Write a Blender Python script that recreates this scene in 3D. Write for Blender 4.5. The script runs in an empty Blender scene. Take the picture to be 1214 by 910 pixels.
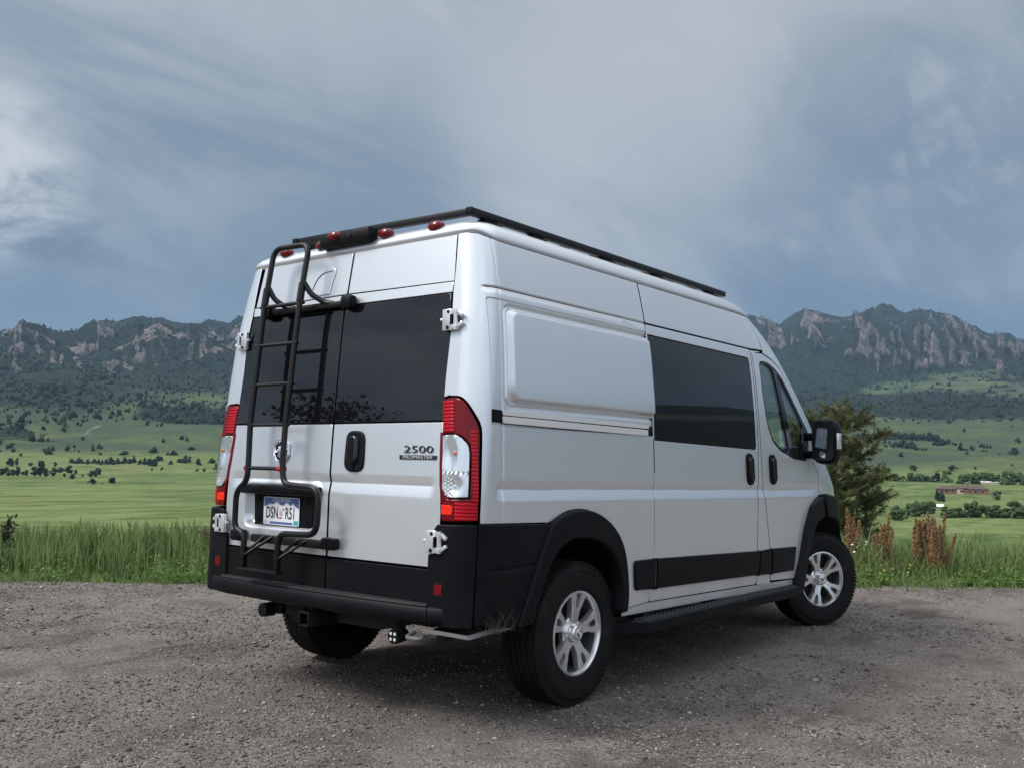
import bpy, bmesh, math, random
import numpy as np
from mathutils import Vector, Matrix
random.seed(7)
rng = np.random.default_rng(11)
SC = bpy.context.scene
COL = SC.collection
PI = math.pi

# ------------------------------------------------------------------ camera
CAM = (-4.216, -3.884, 1.252)
YAW, PITCH, ROLL = 0.67385, 0.08176, 0.01923
cd = bpy.data.cameras.new('camera')
cam = bpy.data.objects.new('camera', cd)
COL.objects.link(cam)
fw = Vector((math.cos(PITCH)*math.cos(YAW), math.cos(PITCH)*math.sin(YAW), math.sin(PITCH)))
rt = fw.cross(Vector((0, 0, 1))).normalized()
up = rt.cross(fw)
r2 = rt*math.cos(ROLL)+up*math.sin(ROLL)
u2 = up*math.cos(ROLL)-rt*math.sin(ROLL)
M = Matrix((r2, u2, -fw)).transposed().to_4x4()
M.translation = CAM
cam.matrix_world = M
cd.sensor_width = 36
cd.lens = 36*1136.8/1214
cd.clip_start = 0.05
cd.clip_end = 60000
SC.camera = cam

# ------------------------------------------------------------------ light
SUN_EL, SUN_AZ = math.radians(46), math.radians(143)      # high, behind the van on its far side
SUN_STRENGTH = 2.8
sd = bpy.data.lights.new('sun', 'SUN')
sd.energy = SUN_STRENGTH
sd.angle = math.radians(20)
sd.color = (1, .965, .91)
so = bpy.data.objects.new('sun', sd)
COL.objects.link(so)
sv = Vector((math.cos(SUN_EL)*math.cos(SUN_AZ), math.cos(SUN_EL)*math.sin(SUN_AZ), math.sin(SUN_EL)))
so.rotation_euler = sv.to_track_quat('Z', 'Y').to_euler()
so.location = (0, 0, 30)

SC.view_settings.view_transform = 'Standard'
SC.view_settings.look = 'None'
SC.view_settings.exposure = 0.25
SC.view_settings.gamma = 1
SC.view_settings.use_curve_mapping = False


class NT:
    """small helper to write node trees"""
    def __init__(s, tree):
        s.t = tree
        tree.nodes.clear()

    def n(s, typ, **kw):
        nd = s.t.nodes.new(typ)
        for k, v in kw.items():
            if k.startswith('_'):
                setattr(nd, k[1:], v)
        for k, v in kw.items():
            if not k.startswith('_'):
                key = k
                if k[0] == 'i' and k[1:].isdigit():
                    key = int(k[1:])
                else:
                    key = k.replace('__', ' ')
                if isinstance(v, tuple) and len(v) == 2 and hasattr(v[0], 'outputs'):
                    s.t.links.new(v[0].outputs[v[1]], nd.inputs[key])
                elif hasattr(v, 'outputs'):
                    s.t.links.new(v.outputs[0], nd.inputs[key])
                else:
                    nd.inputs[key].default_value = v
        return nd

    def math(s, op, a, b=0.0, c=0.0, clamp=False):
        return s.n('ShaderNodeMath', _operation=op, _use_clamp=clamp, i0=a, i1=b, i2=c)

    def mapr(s, v, a, b, c=0.0, d=1.0, smooth=True):
        return s.n('ShaderNodeMapRange', _interpolation_type='SMOOTHSTEP' if smooth else 'LINEAR', Value=v,
                   From__Min=a, From__Max=b, To__Min=c, To__Max=d)

    def mix(s, f, a, b, mode='MIX'):
        nd = s.t.nodes.new('ShaderNodeMix')
        nd.data_type = 'RGBA'
        nd.blend_type = mode
        for idx, v in ((0, f), (6, a), (7, b)):
            if isinstance(v, tuple) and len(v) == 2 and hasattr(v[0], 'outputs'):
                s.t.links.new(v[0].outputs[v[1]], nd.inputs[idx])
            elif hasattr(v, 'outputs'):
                o = v.outputs[2] if v.bl_idname == 'ShaderNodeMix' else v.outputs[0]
                s.t.links.new(o, nd.inputs[idx])
            else:
                if idx and len(v) == 3:
                    v = (*v, 1)
                nd.inputs[idx].default_value = v
        return nd

    def noise(s, vec, scale, detail=4.0, rough=.55, dist=0.0):
        return s.n('ShaderNodeTexNoise', Vector=vec, Scale=scale, Detail=detail, Roughness=rough, Distortion=dist)


def col_out(nd):
    return (nd, 2) if nd.bl_idname == 'ShaderNodeMix' else (nd, 0)


# ------------------------------------------------------------------ sky: storm cloud over the mountains, brighter deck overhead and behind
W = bpy.data.worlds.new("World")
SC.world = W
W.use_nodes = True
g = NT(W.node_tree)
tc = g.n('ShaderNodeTexCoord')
sep = g.n('ShaderNodeSeparateXYZ', Vector=(tc, 0))
el = (sep, 2)
sky = g.n('ShaderNodeTexSky', _sky_type='NISHITA', _sun_disc=False, _sun_elevation=SUN_EL, _sun_rotation=PI/2-SUN_AZ)
# flatten direction to a cloud-deck plane
dz = g.math('ADD', g.math('MAXIMUM', el, 0.0), 0.30)
px = g.math('DIVIDE', (sep, 0), dz)
py = g.math('DIVIDE', (sep, 1), dz)
deck = g.n('ShaderNodeCombineXYZ', X=px, Y=py, Z=0.0)
n1 = g.noise(deck, 0.85, 5, .5, .35)
n2 = g.noise(g.n('ShaderNodeMapping', Vector=deck, Location=(3.1, 7.2, 0), Rotation=(0, 0, .9), Scale=(.8, 1.5, 1)), 1.7, 9, .58, .8)
n3 = g.noise(g.n('ShaderNodeMapping', Vector=deck, Location=(9.1, 1.2, 0), Rotation=(0, 0, .3), Scale=(1.1, .8, 1)), 5.2, 8, .62, .5)
n4 = g.noise(g.n('ShaderNodeMapping', Vector=deck, Location=(4.2, 1.7, 0), Rotation=(0, 0, -.35), Scale=(1.0, 2.6, 1)), 3.6, 10, .62, .25)
eln = g.mapr(el, 0.07, 0.46)
base = g.mix(eln, (.088, .148, .232), (.335, .372, .412))


def dirmask(az, e, wide, tight):
    v = (math.cos(e)*math.cos(az), math.cos(e)*math.sin(az), math.sin(e))
    dt = g.n('ShaderNodeVectorMath', _operation='DOT_PRODUCT', i0=(tc, 0), i1=v)
    return g.mapr((dt, 1), math.cos(wide), math.cos(tight))


# long pale band of thinner cloud slanting up over the van
bd_ = g.n('ShaderNodeVectorMath', _operation='DOT_PRODUCT', i0=(tc, 0), i1=(.6024, -.7077, -.3691))
bw = g.math('ADD', (bd_, 1), g.math('MULTIPLY', g.math('SUBTRACT', (n1, 0), .5), .5))
base = g.mix(g.math('MULTIPLY', g.mapr(g.math('ABSOLUTE', bw), .20, .0), g.mapr(el, .10, .30, .25, .80)), base, (.43, .46, .485))
base = g.mix(g.mapr((n1, 0), .44, .64, 0, .50), base, (.385, .42, .452))
base = g.mix(g.mapr((n2, 0), .45, .74, 0, .34), base, (.48, .508, .532))
base = g.mix(g.mapr((n2, 0), .52, .30, 0, .36), base, (.150, .195, .255))
base = g.mix(g.mapr((n4, 0), .52, .74, 0, .28), base, (.52, .545, .56))
# heavier slate banks left of the van and over the right-hand mountains
base = g.mix(g.math('MULTIPLY', dirmask(1.00, .235, .30, .03), g.mapr((n1, 0), .66, .40, .15, .70)), base, (.150, .200, .262))
base = g.mix(g.math('MULTIPLY', dirmask(.22, .20, .30, .05), g.mapr((n2, 0), .66, .40, .10, .60)), base, (.120, .180, .262))
base = g.mix(g.math('MULTIPLY', dirmask(1.08, .43, .30, .05), g.mapr((n2, 0), .34, .60, .0, .55)), base, (.47, .495, .51))
# broken edge of the cloud low at the left: pale gap above a dark bank
lo = g.mapr((n3, 0), .34, .56)
base = g.mix(g.math('MULTIPLY', dirmask(1.195, .258, .105, .0), g.math('MULTIPLY', lo, .62)), base, (.70, .72, .715))
base = g.mix(g.math('MULTIPLY', dirmask(1.135, .190, .085, .02), g.mapr((n3, 0), .66, .40, 0, .95)), base, (.120, .160, .222))
# ragged bright wisps high at the right
wi = g.math('MULTIPLY', g.mapr((n4, 0), .50, .60), g.mapr((n3, 0), .40, .56))
base = g.mix(g.math('MULTIPLY', dirmask(.25, .385, .20, .05), g.math('MULTIPLY', wi, .15)), base, (.64, .655, .67))
# overcast: brightens toward the zenith and away from the storm over the mountains
zen = g.mapr(el, .42, 1.0)
base = g.mix(zen, base, (1.48, 1.53, 1.58))
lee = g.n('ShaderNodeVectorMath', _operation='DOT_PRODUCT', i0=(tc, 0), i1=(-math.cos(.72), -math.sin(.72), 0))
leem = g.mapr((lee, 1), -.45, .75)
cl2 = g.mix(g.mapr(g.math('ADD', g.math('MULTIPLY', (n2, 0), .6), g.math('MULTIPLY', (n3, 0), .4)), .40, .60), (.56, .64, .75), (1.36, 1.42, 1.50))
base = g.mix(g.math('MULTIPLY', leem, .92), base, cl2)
# a little clear-sky colour bleeds through
skyc = g.n('ShaderNodeVectorMath', _operation='SCALE', i0=sky, Scale=.08)
fin = g.mix(.10, base, (skyc, 0))
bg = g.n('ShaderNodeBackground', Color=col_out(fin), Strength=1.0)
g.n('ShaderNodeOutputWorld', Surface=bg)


# ------------------------------------------------------------------ materials
MATS = {}


def pmat(name, color, rough=.5, metal=0.0, spec=.5, coat=0.0, bump=None, vary=None, trans=0.0, ior=1.5, coat_rough=.03, emit=None):
    m = bpy.data.materials.new(name)
    m.use_nodes = True
    g = NT(m.node_tree)
    p = g.n('ShaderNodeBsdfPrincipled', Base__Color=(*color, 1), Roughness=rough, Metallic=metal, IOR=ior)
    p.inputs['Specular IOR Level'].default_value = spec
    p.inputs['Coat Weight'].default_value = coat
    p.inputs['Coat Roughness'].default_value = coat_rough
    p.inputs['Transmission Weight'].default_value = trans
    tc = g.n('ShaderNodeTexCoord')
    if vary:
        sc, c2, a, b = vary
        nz = g.noise((tc, 3), sc, 5, .6)
        mx = g.mix(g.mapr((nz, 0), a, b), color, c2)
        g.t.links.new(mx.outputs[2], p.inputs['Base Color'])
    if bump:
        sc, st, ds = bump
        nz = g.noise((tc, 3), sc, 3, .6)
        bp = g.n('ShaderNodeBump', Height=(nz, 0), Strength=st, Distance=ds)
        g.t.links.new(bp.outputs[0], p.inputs['Normal'])
    g.n('ShaderNodeOutputMaterial', Surface=p)
    MATS[name] = m
    return m


m = bpy.data.materials.new('silver_paint')
m.use_nodes = True
g = NT(m.node_tree)
tcp = g.n('ShaderNodeTexCoord')
sz = g.n('ShaderNodeSeparateXYZ', Vector=(tcp, 3))
dn = g.noise((tcp, 3), 2.2, 3, .5)
dust = g.math('MULTIPLY', g.math('SUBTRACT', 1.0, g.mapr((sz, 2), .42, 1.05)), g.mapr((dn, 0), .25, .80))          # road dust low on the flanks
film = g.mapr(g.noise(g.n('ShaderNodeMapping', Vector=(tcp, 3), Scale=(1.2, 1.2, .5)), 1.6, 6, .65), .48, .72, 0, .22)
pc_ = g.mix(film, (.75, .775, .805), (.69, .71, .735))
pc_ = g.mix(g.math('MULTIPLY', dust, .38), pc_, (.44, .41, .375))
p = g.n('ShaderNodeBsdfPrincipled', Base__Color=col_out(pc_), Metallic=.60, Roughness=.29)
p.inputs['Coat Weight'].default_value = .6
p.inputs['Coat Roughness'].default_value = .06
g.n('ShaderNodeOutputMaterial', Surface=p)
PAINT = m
BLACK = pmat('black_plastic', (.0042, .0046, .006), .48, 0, .13, bump=(500, .12, .001), vary=(3.5, (.010, .010, .0105), .48, .78))
GLOSSBLACK = pmat('gloss_black', (.008, .008, .009), .16, 0, .5)
TUBE = pmat('powder_coat', (.007, .007, .008), .40, 0, .3, bump=(900, .1, .0005))
RUBBER = pmat('tyre_rubber', (.0085, .0085, .009), .75, 0, .18, bump=(260, .2, .001), vary=(6, (.020, .019, .018), .5, .78))
DARK = pmat('dark_underbody', (.010, .010, .010), .8)
TINT = pmat('privacy_glass', (.006, .006, .007), .012, 0, .55, ior=1.52)
ALLOY = pmat('alloy', (.82, .82, .83), .24, .82, .5, vary=(9, (.70, .70, .71), .4, .7))
ALLOYDARK = pmat('alloy_pocket', (.085, .085, .088), .5, .6)
STEEL = pmat('aluminium_rail', (.78, .77, .75), .40, .35)
BOWL = pmat('lamp_reflector', (.88, .89, .90), .22, .8)
CHROME = pmat('chrome', (.80, .80, .81), .06, 1.0)
HINGE = pmat('hinge_paint', (.74, .75, .77), .24, .55, .5, .5)
REDLENS = pmat('red_lens', (.50, .004, .016), .25, 0, .2, .15)
DARKRED = pmat('dark_red_lens', (.15, .002, .007), .2, 0, .2, .2)
BRIGHTRED = pmat('bright_red_lens', (.85, .03, .012), .2, 0, .2, .2)
LIGHTRED = pmat('marker_red', (.15, .003, .010), .2, 0, .3, .3)
AMBER = pmat('amber_bulb', (.75, .22, .03), .25)
PLATEWHITE = pmat('plate_white', (.80, .81, .83), .35)
PLATEBLUE = pmat('plate_blue', (.085, .14, .34), .35)
PLATEINK = pmat('plate_ink', (.03, .03, .035), .4)
PLATERED = pmat('plate_red', (.50, .05, .07), .4)
PLATETEAL = pmat('plate_teal', (.05, .42, .42), .4)
REDTAPE = pmat('red_tape', (.36, .012, .02), .4)
SEAT = pmat('seat_fabric', (.035, .036, .04), .85)
SCUFF = pmat('bare_metal', (.13, .13, .13), .6, .2, vary=(8, (.16, .14, .12), .45, .7))
BADGE = pmat('badge_grey', (.05, .055, .065), .3, .6)
SEAL_SHADE = pmat('gap_seal_shade', (.004, .004, .004), .9, 0, .05)  # black of the seals, with shade of the panel gaps put into the colour
GRIP = pmat('step_grip', (.055, .055, .057), .45, bump=(60, .5, .004))

m = bpy.data.materials.new('clear_glass')
m.use_nodes = True
g = NT(m.node_tree)
bf = g.n('ShaderNodeNewGeometry')
fr = g.n('ShaderNodeFresnel', IOR=g.math('ADD', 1.5, g.math('MULTIPLY', (bf, 6), 1/1.5-1.5)))
tb = g.n('ShaderNodeBsdfTransparent', Color=(.80, .89, .865, 1))
gb = g.n('ShaderNodeBsdfGlossy', Color=(1, 1, 1, 1), Roughness=.01)
g.n('ShaderNodeOutputMaterial', Surface=g.n('ShaderNodeMixShader', i0=fr, i1=tb, i2=gb))
CABGLASS = m
m = bpy.data.materials.new('lamp_glass')
m.use_nodes = True
g = NT(m.node_tree)
bf = g.n('ShaderNodeNewGeometry')
fr = g.n('ShaderNodeFresnel', IOR=g.math('ADD', 1.5, g.math('MULTIPLY', (bf, 6), 1/1.5-1.5)))
tb = g.n('ShaderNodeBsdfTransparent', Color=(.93, .94, .95, 1))
gb = g.n('ShaderNodeBsdfGlossy', Color=(1, 1, 1, 1), Roughness=.03)
g.n('ShaderNodeOutputMaterial', Surface=g.n('ShaderNodeMixShader', i0=fr, i1=tb, i2=gb))
LAMPGLASS = m


# ------------------------------------------------------------------ object helpers
def link(name, me, parent=None, mat=None):
    o = bpy.data.objects.new(name, me)
    COL.objects.link(o)
    if parent is not None:
        o.parent = parent
    if mat is not None and me is not None and not me.materials:
        me.materials.append(mat)
    return o


def mesh_np(name, v, f, mat, parent=None, smooth=False, vn=None, attrs=None):
    """v (n,3); f list of faces or int array (m,k)"""
    me = bpy.data.meshes.new(name)
    v = np.asarray(v, float)
    if isinstance(f, np.ndarray):
        k = f.shape[1]
        me.vertices.add(len(v))
        me.vertices.foreach_set('co', v.ravel())
        me.loops.add(f.size)
        me.loops.foreach_set('vertex_index', f.ravel().astype(np.int32))
        me.polygons.add(len(f))
        me.polygons.foreach_set('loop_start', np.arange(0, f.size, k, dtype=np.int32))
        me.polygons.foreach_set('loop_total', np.full(len(f), k, np.int32))
        me.update(calc_edges=True)
    else:
        me.from_pydata(v.tolist(), [], f)
        me.update()
    if smooth:
        me.polygons.foreach_set('use_smooth', np.ones(len(me.polygons), bool))
    if attrs:
        for an, av in attrs.items():
            a = me.attributes.new(an, 'FLOAT', 'POINT')
            a.data.foreach_set('value', np.asarray(av, np.float32))
    if vn is not None:
        me.normals_split_custom_set_from_vertices([tuple(x) for x in vn])
    return link(name, me, parent, mat)


def empty(name, loc=(0, 0, 0), label=None, cat=None, group=None):
    o = bpy.data.objects.new(name, None)
    COL.objects.link(o)
    o.location = loc
    o.empty_display_size = .1
    return tag(o, label, cat, group)


def tag(o, label=None, cat=None, group=None, kind=None):
    for k, v in (('label', label), ('category', cat), ('group', group), ('kind', kind)):
        if v:
            o[k] = v
    return o


class MB:
    """collects shapes into one mesh"""
    def __init__(s):
        s.v, s.f, s.m = [], [], []

    def add(s, v, f, mi=0):
        b = len(s.v)
        s.v += [tuple(map(float, p)) for p in v]
        s.f += [tuple(i+b for i in q) for q in f]
        s.m += [mi]*len(f)
        return s

    def box(s, c, d, bev=0.0, rot=None, mi=0):
        cx, cy, cz = c
        hx, hy, hz = d[0]/2, d[1]/2, d[2]/2
        if bev <= 0:
            v = [(i*hx, j*hy, k*hz) for i in (-1, 1) for j in (-1, 1) for k in (-1, 1)]
            f = [(0, 1, 3, 2), (4, 6, 7, 5), (0, 4, 5, 1), (2, 3, 7, 6), (0, 2, 6, 4), (1, 5, 7, 3)]
        else:
            b = min(bev, hx*.95, hy*.95, hz*.95)
            bm = bmesh.new()
            bmesh.ops.create_cube(bm, size=1)
            for q in bm.verts:
                q.co = Vector((q.co.x*2*hx, q.co.y*2*hy, q.co.z*2*hz))
            bmesh.ops.bevel(bm, geom=list(bm.edges), offset=b, segments=2, profile=.5, affect='EDGES')
            bm.verts.index_update()
            v = [tuple(q.co) for q in bm.verts]
            f = [tuple(q.index for q in fc.verts) for fc in bm.faces]
            bm.free()
        if rot is not None:
            v = [tuple(rot @ Vector(p)) for p in v]
        return s.add([(p[0]+cx, p[1]+cy, p[2]+cz) for p in v], f, mi)

    def tube(s, pts, r, n=8, cap=True, mi=0, flat=None):
        pts = [Vector(p) for p in pts]
        rad = r if isinstance(r, (list, tuple)) else [r]*len(pts)
        v, f = [], []
        prev = None
        for i, p in enumerate(pts):
            if i == 0:
                t = pts[1]-p
            elif i == len(pts)-1:
                t = p-pts[i-1]
            else:
                t = (pts[i+1]-p).normalized()+(p-pts[i-1]).normalized()
            t.normalize()
            if prev is None:
                a = Vector((0, 0, 1)) if abs(t.z) < .9 else Vector((1, 0, 0))
                x = t.cross(a).normalized()
            else:
                x = (prev-t*prev.dot(t)).normalized()
            prev = x
            y = t.cross(x)
            for k in range(n):
                an = 2*PI*k/n
                v.append(p+(x*math.cos(an)+y*math.sin(an))*rad[i])
        for i in range(len(pts)-1):
            for k in range(n):
                a, b = i*n+k, i*n+(k+1) % n
                f.append((a, b, b+n, a+n))
        if cap:
            f.append(tuple(range(n-1, -1, -1)))
            f.append(tuple(range((len(pts)-1)*n, len(pts)*n)))
        return s.add(v, f, mi)

    def lathe(s, prof, n=48, axis='y', c=(0, 0, 0), closed=False, mi=0):
        """prof list of (radius, height along axis)"""
        v, f = [], []
        m_ = len(prof)
        for k in range(n):
            an = 2*PI*k/n
            for (r, h) in prof:
                p = (r*math.cos(an), h, r*math.sin(an)) if axis == 'y' else ((h, r*math.cos(an), r*math.sin(an)) if axis == 'x' else (r*math.cos(an), r*math.sin(an), h))
                v.append((p[0]+c[0], p[1]+c[1], p[2]+c[2]))
        for k in range(n):
            k2 = (k+1) % n
            for j in range(m_ if closed else m_-1):
                j2 = (j+1) % m_
                f.append((k*m_+j, k*m_+j2, k2*m_+j2, k2*m_+j))
        return s.add(v, f, mi)

    def build(s, name, mat, parent=None, smooth=False, angle=35):
        me = bpy.data.meshes.new(name)
        me.from_pydata(s.v, [], s.f)
        mats = mat if isinstance(mat, (list, tuple)) else [mat]
        for q in mats:
            me.materials.append(q)
        if len(mats) > 1:
            me.polygons.foreach_set('material_index', np.array(s.m, np.int32))
        bm = bmesh.new()
        bm.from_mesh(me)
        bmesh.ops.recalc_face_normals(bm, faces=bm.faces)
        bm.to_mesh(me)
        bm.free()
        if smooth:
            me.polygons.foreach_set('use_smooth', np.ones(len(me.polygons), bool))
            me.set_sharp_from_angle(angle=math.radians(angle))
        me.update()
        return link(name, me, parent)


def arc_path(pts, rad, seg=5):
    """round the corners of a polyline"""
    P = [Vector(p) for p in pts]
    out = [P[0]]
    for i in range(1, len(P)-1):
        r_ = rad if not isinstance(rad, (list, tuple)) else rad[i-1]
        a, b, c = P[i-1], P[i], P[i+1]
        d1, d2 = (a-b), (c-b)
        l = min(r_, d1.length*.48, d2.length*.48)
        s_, e_ = b+d1.normalized()*l, b+d2.normalized()*l
        for k in range(seg+1):
            t = k/seg
            out.append(s_*(1-t)**2+b*2*t*(1-t)+e_*t*t)
    out.append(P[-1])
    return out


def rpoly(pts, rad=0.0, seg=5):
    """2D polygon with rounded corners; a point may carry its own radius as third value"""
    n = len(pts)
    out = []
    for i in range(n):
        p = pts[i]
        r_ = p[2] if len(p) > 2 else rad
        b = np.array(p[:2], float)
        a = np.array(pts[i-1][:2], float)
        c = np.array(pts[(i+1) % n][:2], float)
        if r_ <= 0:
            out.append(tuple(b))
            continue
        d1, d2 = a-b, c-b
        l1, l2 = np.linalg.norm(d1), np.linalg.norm(d2)
        l = min(r_, l1*.49, l2*.49)
        s_, e_ = b+d1/l1*l, b+d2/l2*l
        for k in range(seg+1):
            t = k/seg
            out.append(tuple(s_*(1-t)**2+b*2*t*(1-t)+e_*t*t))
    return out


# ------------------------------------------------------------------ the van's surface, metres: x forward from the rear axle, y left, z up
_Z = np.linspace(0, 3, 1201)


def _tab(pts, wid=.10):
    y = np.interp(_Z, *zip(*pts))
    k = int(wid/(_Z[1]-_Z[0]))
    ker = np.ones(k)/k
    for _ in range(2):
        y = np.convolve(np.pad(y, (k, k), 'edge'), ker, 'same')[k:-k]
    return y


T_XR = _tab([(0, -.92), (.3, -.92), (1.1, -.91), (1.5, -.875), (1.95, -.83), (2.4, -.765), (2.6, -.735), (3, -.7)])
T_W = _tab([(0, 1.015), (.2, 1.015), (.6, 1.022), (1.1, 1.022), (1.6, 1.012), (1.9, .995), (2.1, .97), (2.25, .945), (2.34, .925), (2.6, .85), (3, .8)])
T_XF = _tab([(0, 4.3), (.35, 4.32), (.6, 4.40), (.9, 4.40), (1.1, 4.33), (1.28, 4.22), (1.42, 4.04), (1.61, 3.85), (2.09, 3.27), (2.24, 3.03), (2.36, 2.78), (2.6, 2.3), (3, 2)], .06)
T_XS = _tab([(0, 3.3), (1.1, 3.25), (1.3, 3.0), (1.61, 2.72), (2.09, 2.2), (2.24, 2.0), (2.36, 1.8), (2.6, 1.4), (3, 1)], .08)
RC = .13
LC = PI*RC/2


def tz(t, z):
    return np.interp(z, _Z, t)


def half_w(x, z):
    s = np.clip((x-tz(T_XS, z))/(tz(T_XF, z)-tz(T_XS, z)), 0, .999)
    return tz(T_W, z)*(1-s**3)**(1/2.2)


def ch_side(a, z):
    xr, w = tz(T_XR, z), tz(T_W, z)
    q = xr+RC-a
    th = np.clip(q, 0, LC)/RC
    x = np.where(q <= 0, a, np.where(q < LC, xr+RC-RC*np.sin(th), xr))
    y = np.where(q <= 0, -half_w(a, z), np.where(q < LC, -(w-RC)-RC*np.cos(th), -(w-RC)+(q-LC)))
    return np.stack([x, y, z], -1)


def ch_rear(y, z):
    return np.stack([tz(T_XR, z), y, z], -1)


def ch_front(y, z):
    w = tz(T_W, z)
    xs, xf = tz(T_XS, z), tz(T_XF, z)
    u = np.clip(np.abs(y)/w, 0, .999)
    return np.stack([xs+(xf-xs)*(1-u**2.2)**(1/3), y, z], -1)


def ch_normal(ch, a, b, flip):
    h = 1e-3
    n = np.cross(ch(a+h, b)-ch(a-h, b), ch(a, b+h)-ch(a, b-h))
    n /= np.linalg.norm(n, axis=1)[:, None]
    return -n if flip else n


FLIP = {ch_side: False, ch_rear: True, ch_front: False}
VAN = None


def _loops2d(poly, ccw):
    P = np.array(poly, float)
    A = np.sum(P[:, 0]*np.roll(P[:, 1], -1)-np.roll(P[:, 0], -1)*P[:, 1])
    return P if (A > 0) == ccw else P[::-1]


def _inset(P, e):
    a = P-np.roll(P, 1, 0)
    b = np.roll(P, -1, 0)-P
    na = np.stack([-a[:, 1], a[:, 0]], 1)/np.maximum(np.linalg.norm(a, axis=1), 1e-9)[:, None]
    nb = np.stack([-b[:, 1], b[:, 0]], 1)/np.maximum(np.linalg.norm(b, axis=1), 1e-9)[:, None]
    m_ = na+nb
    m_ /= np.maximum(np.linalg.norm(m_, axis=1), 1e-6)[:, None]
    k = np.clip(np.sum(m_*na, 1), .35, 1)
    return P+m_*(e/k)[:, None]


def panel(name, outline, chart, mat, parent, holes=(), res=.05, cuts=((), ()), disp=None, off=0.0, e=.0025, th=.03, shrink=0.0, mirror=False):
    """a sheet of bodywork: outline on a surface chart, fine grid inside, rounded edge, turned-in skirt"""
    loops = [_loops2d(outline, True)]+[_loops2d(h, False) for h in holes]
    loops = [_inset(L_, e+shrink) for L_ in loops]
    bm = bmesh.new()
    for L_ in loops:
        vs = [bm.verts.new((p[0], p[1], 0)) for p in L_]
        for i in range(len(vs)):
            bm.edges.new((vs[i-1], vs[i]))
    bmesh.ops.triangle_fill(bm, edges=list(bm.edges), use_beauty=True, normal=(0, 0, 1))
    P0 = loops[0]
    for ax in (0, 1):
        lo, hi = P0[:, ax].min(), P0[:, ax].max()
        ls = set(np.round(np.arange(math.ceil(lo/res)*res, hi, res), 5)) if res else set()
        ls |= set(c for c in cuts[ax] if lo < c < hi)
        nn = (1, 0, 0) if ax == 0 else (0, 1, 0)
        for c in sorted(ls):
            co = (c, 0, 0) if ax == 0 else (0, c, 0)
            bmesh.ops.bisect_plane(bm, geom=list(bm.verts)+list(bm.edges)+list(bm.faces), dist=1e-6, plane_co=co, plane_no=nn)
    for f in bm.faces:
        if f.normal.z < 0:
            f.normal_flip()
    bm.verts.index_update()
    V2 = np.array([v.co[:2] for v in bm.verts])
    F = [tuple(v.index for v in f.verts) for f in bm.faces]
    MI = [0]*len(F)
    out = np.zeros_like(V2)
    bed = []
    for f in bm.faces:
        for l in f.loops:
            if len(l.edge.link_faces) == 1:
                i, j = l.vert.index, l.link_loop_next.vert.index
                d = V2[j]-V2[i]
                d /= max(np.linalg.norm(d), 1e-9)
                nrm = np.array([d[1], -d[0]])
                out[i] += nrm
                out[j] += nrm
                bed.append((i, j))
    bm.free()
    bi = sorted({i for q in bed for i in q})
    idx = {i: k for k, i in enumerate(bi)}
    n0 = len(V2)
    o = out[bi]
    o /= np.maximum(np.linalg.norm(o, axis=1), 1e-6)[:, None]
    B = V2[bi]
    nb = len(bi)
    A2 = [V2, B+o*e*.7, B+o*e, B+o*e]
    D = [np.zeros(n0), np.full(nb, -e*.3), np.full(nb, -e), np.full(nb, -th)]
    for i, j in bed:
        a, b = idx[i], idx[j]
        F.append((i, n0+a, n0+b, j))
        F.append((n0+a, n0+nb+a, n0+nb+b, n0+b))
        F.append((n0+nb+a, n0+2*nb+a, n0+2*nb+b, n0+nb+b))
        MI += [0, 0, 1]
    AB = np.concatenate(A2)
    D = np.concatenate(D)
    a, b = AB[:, 0], AB[:, 1]
    fl = FLIP[chart]

    def full(a_, b_):
        n_ = ch_normal(chart, a_, b_, fl)
        d_ = (disp(a_, b_) if disp is not None else 0)+off
        return chart(a_, b_)+n_*np.asarray(d_).reshape(-1, 1) if np.ndim(d_) else chart(a_, b_)+n_*d_
    h = 1e-3
    Nn = np.cross(full(a+h, b)-full(a-h, b), full(a, b+h)-full(a, b-h))
    Nn /= np.linalg.norm(Nn, axis=1)[:, None]
    if fl:
        Nn = -Nn
    P = full(a, b)+Nn*D[:, None]
    # edge normals
    base = chart(a, b)
    oo = np.concatenate([np.zeros((n0, 2)), o, o, o])
    T = (chart(a+oo[:, 0]*h, b+oo[:, 1]*h)-base)/h
    tilt = np.concatenate([np.zeros(n0), np.full(nb, .6), np.full(nb, 2.5), np.full(nb, 30.)])
    VN = Nn+T*tilt[:, None]
    VN /= np.linalg.norm(VN, axis=1)[:, None]
    if fl:
        F = [q[::-1] for q in F]
    if mirror:
        P = P*[1, -1, 1]
        VN = VN*[1, -1, 1]
        F = [q[::-1] for q in F]
    ob = mesh_np(name, P, F, mat, parent, True, VN)
    if mat is PAINT:
        ob.data.materials.append(SEAL_SHADE)  # skirt coloured black for seals and for shade inside the gap
        ob.data.polygons.foreach_set('material_index', np.array(MI, np.int32))
    return ob


def sstep(a, b, x):
    t = np.clip((x-a)/(b-a), 0, 1)
    return t*t*(3-2*t)


def groove(dz):
    """swage: shaded fold above, lit fold below"""
    up = np.clip(1-np.clip(dz, 0, 1)/.048, 0, 1)
    dn = np.clip(1-np.clip(-dz, 0, 1)/.058, 0, 1)
    return -.0115*np.where(dz > 0, up, dn)**1.15


def zc_side(x):
    return 1.126-.0105*(x+.66)


def d_groove(x, z):
    return groove(z-zc_side(x))*sstep(-.755, -.70, x)*(1-sstep(3.1, 3.45, x))


def notch(v, w):
    return np.clip(1-np.abs(v)/w, 0, 1)


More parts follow.
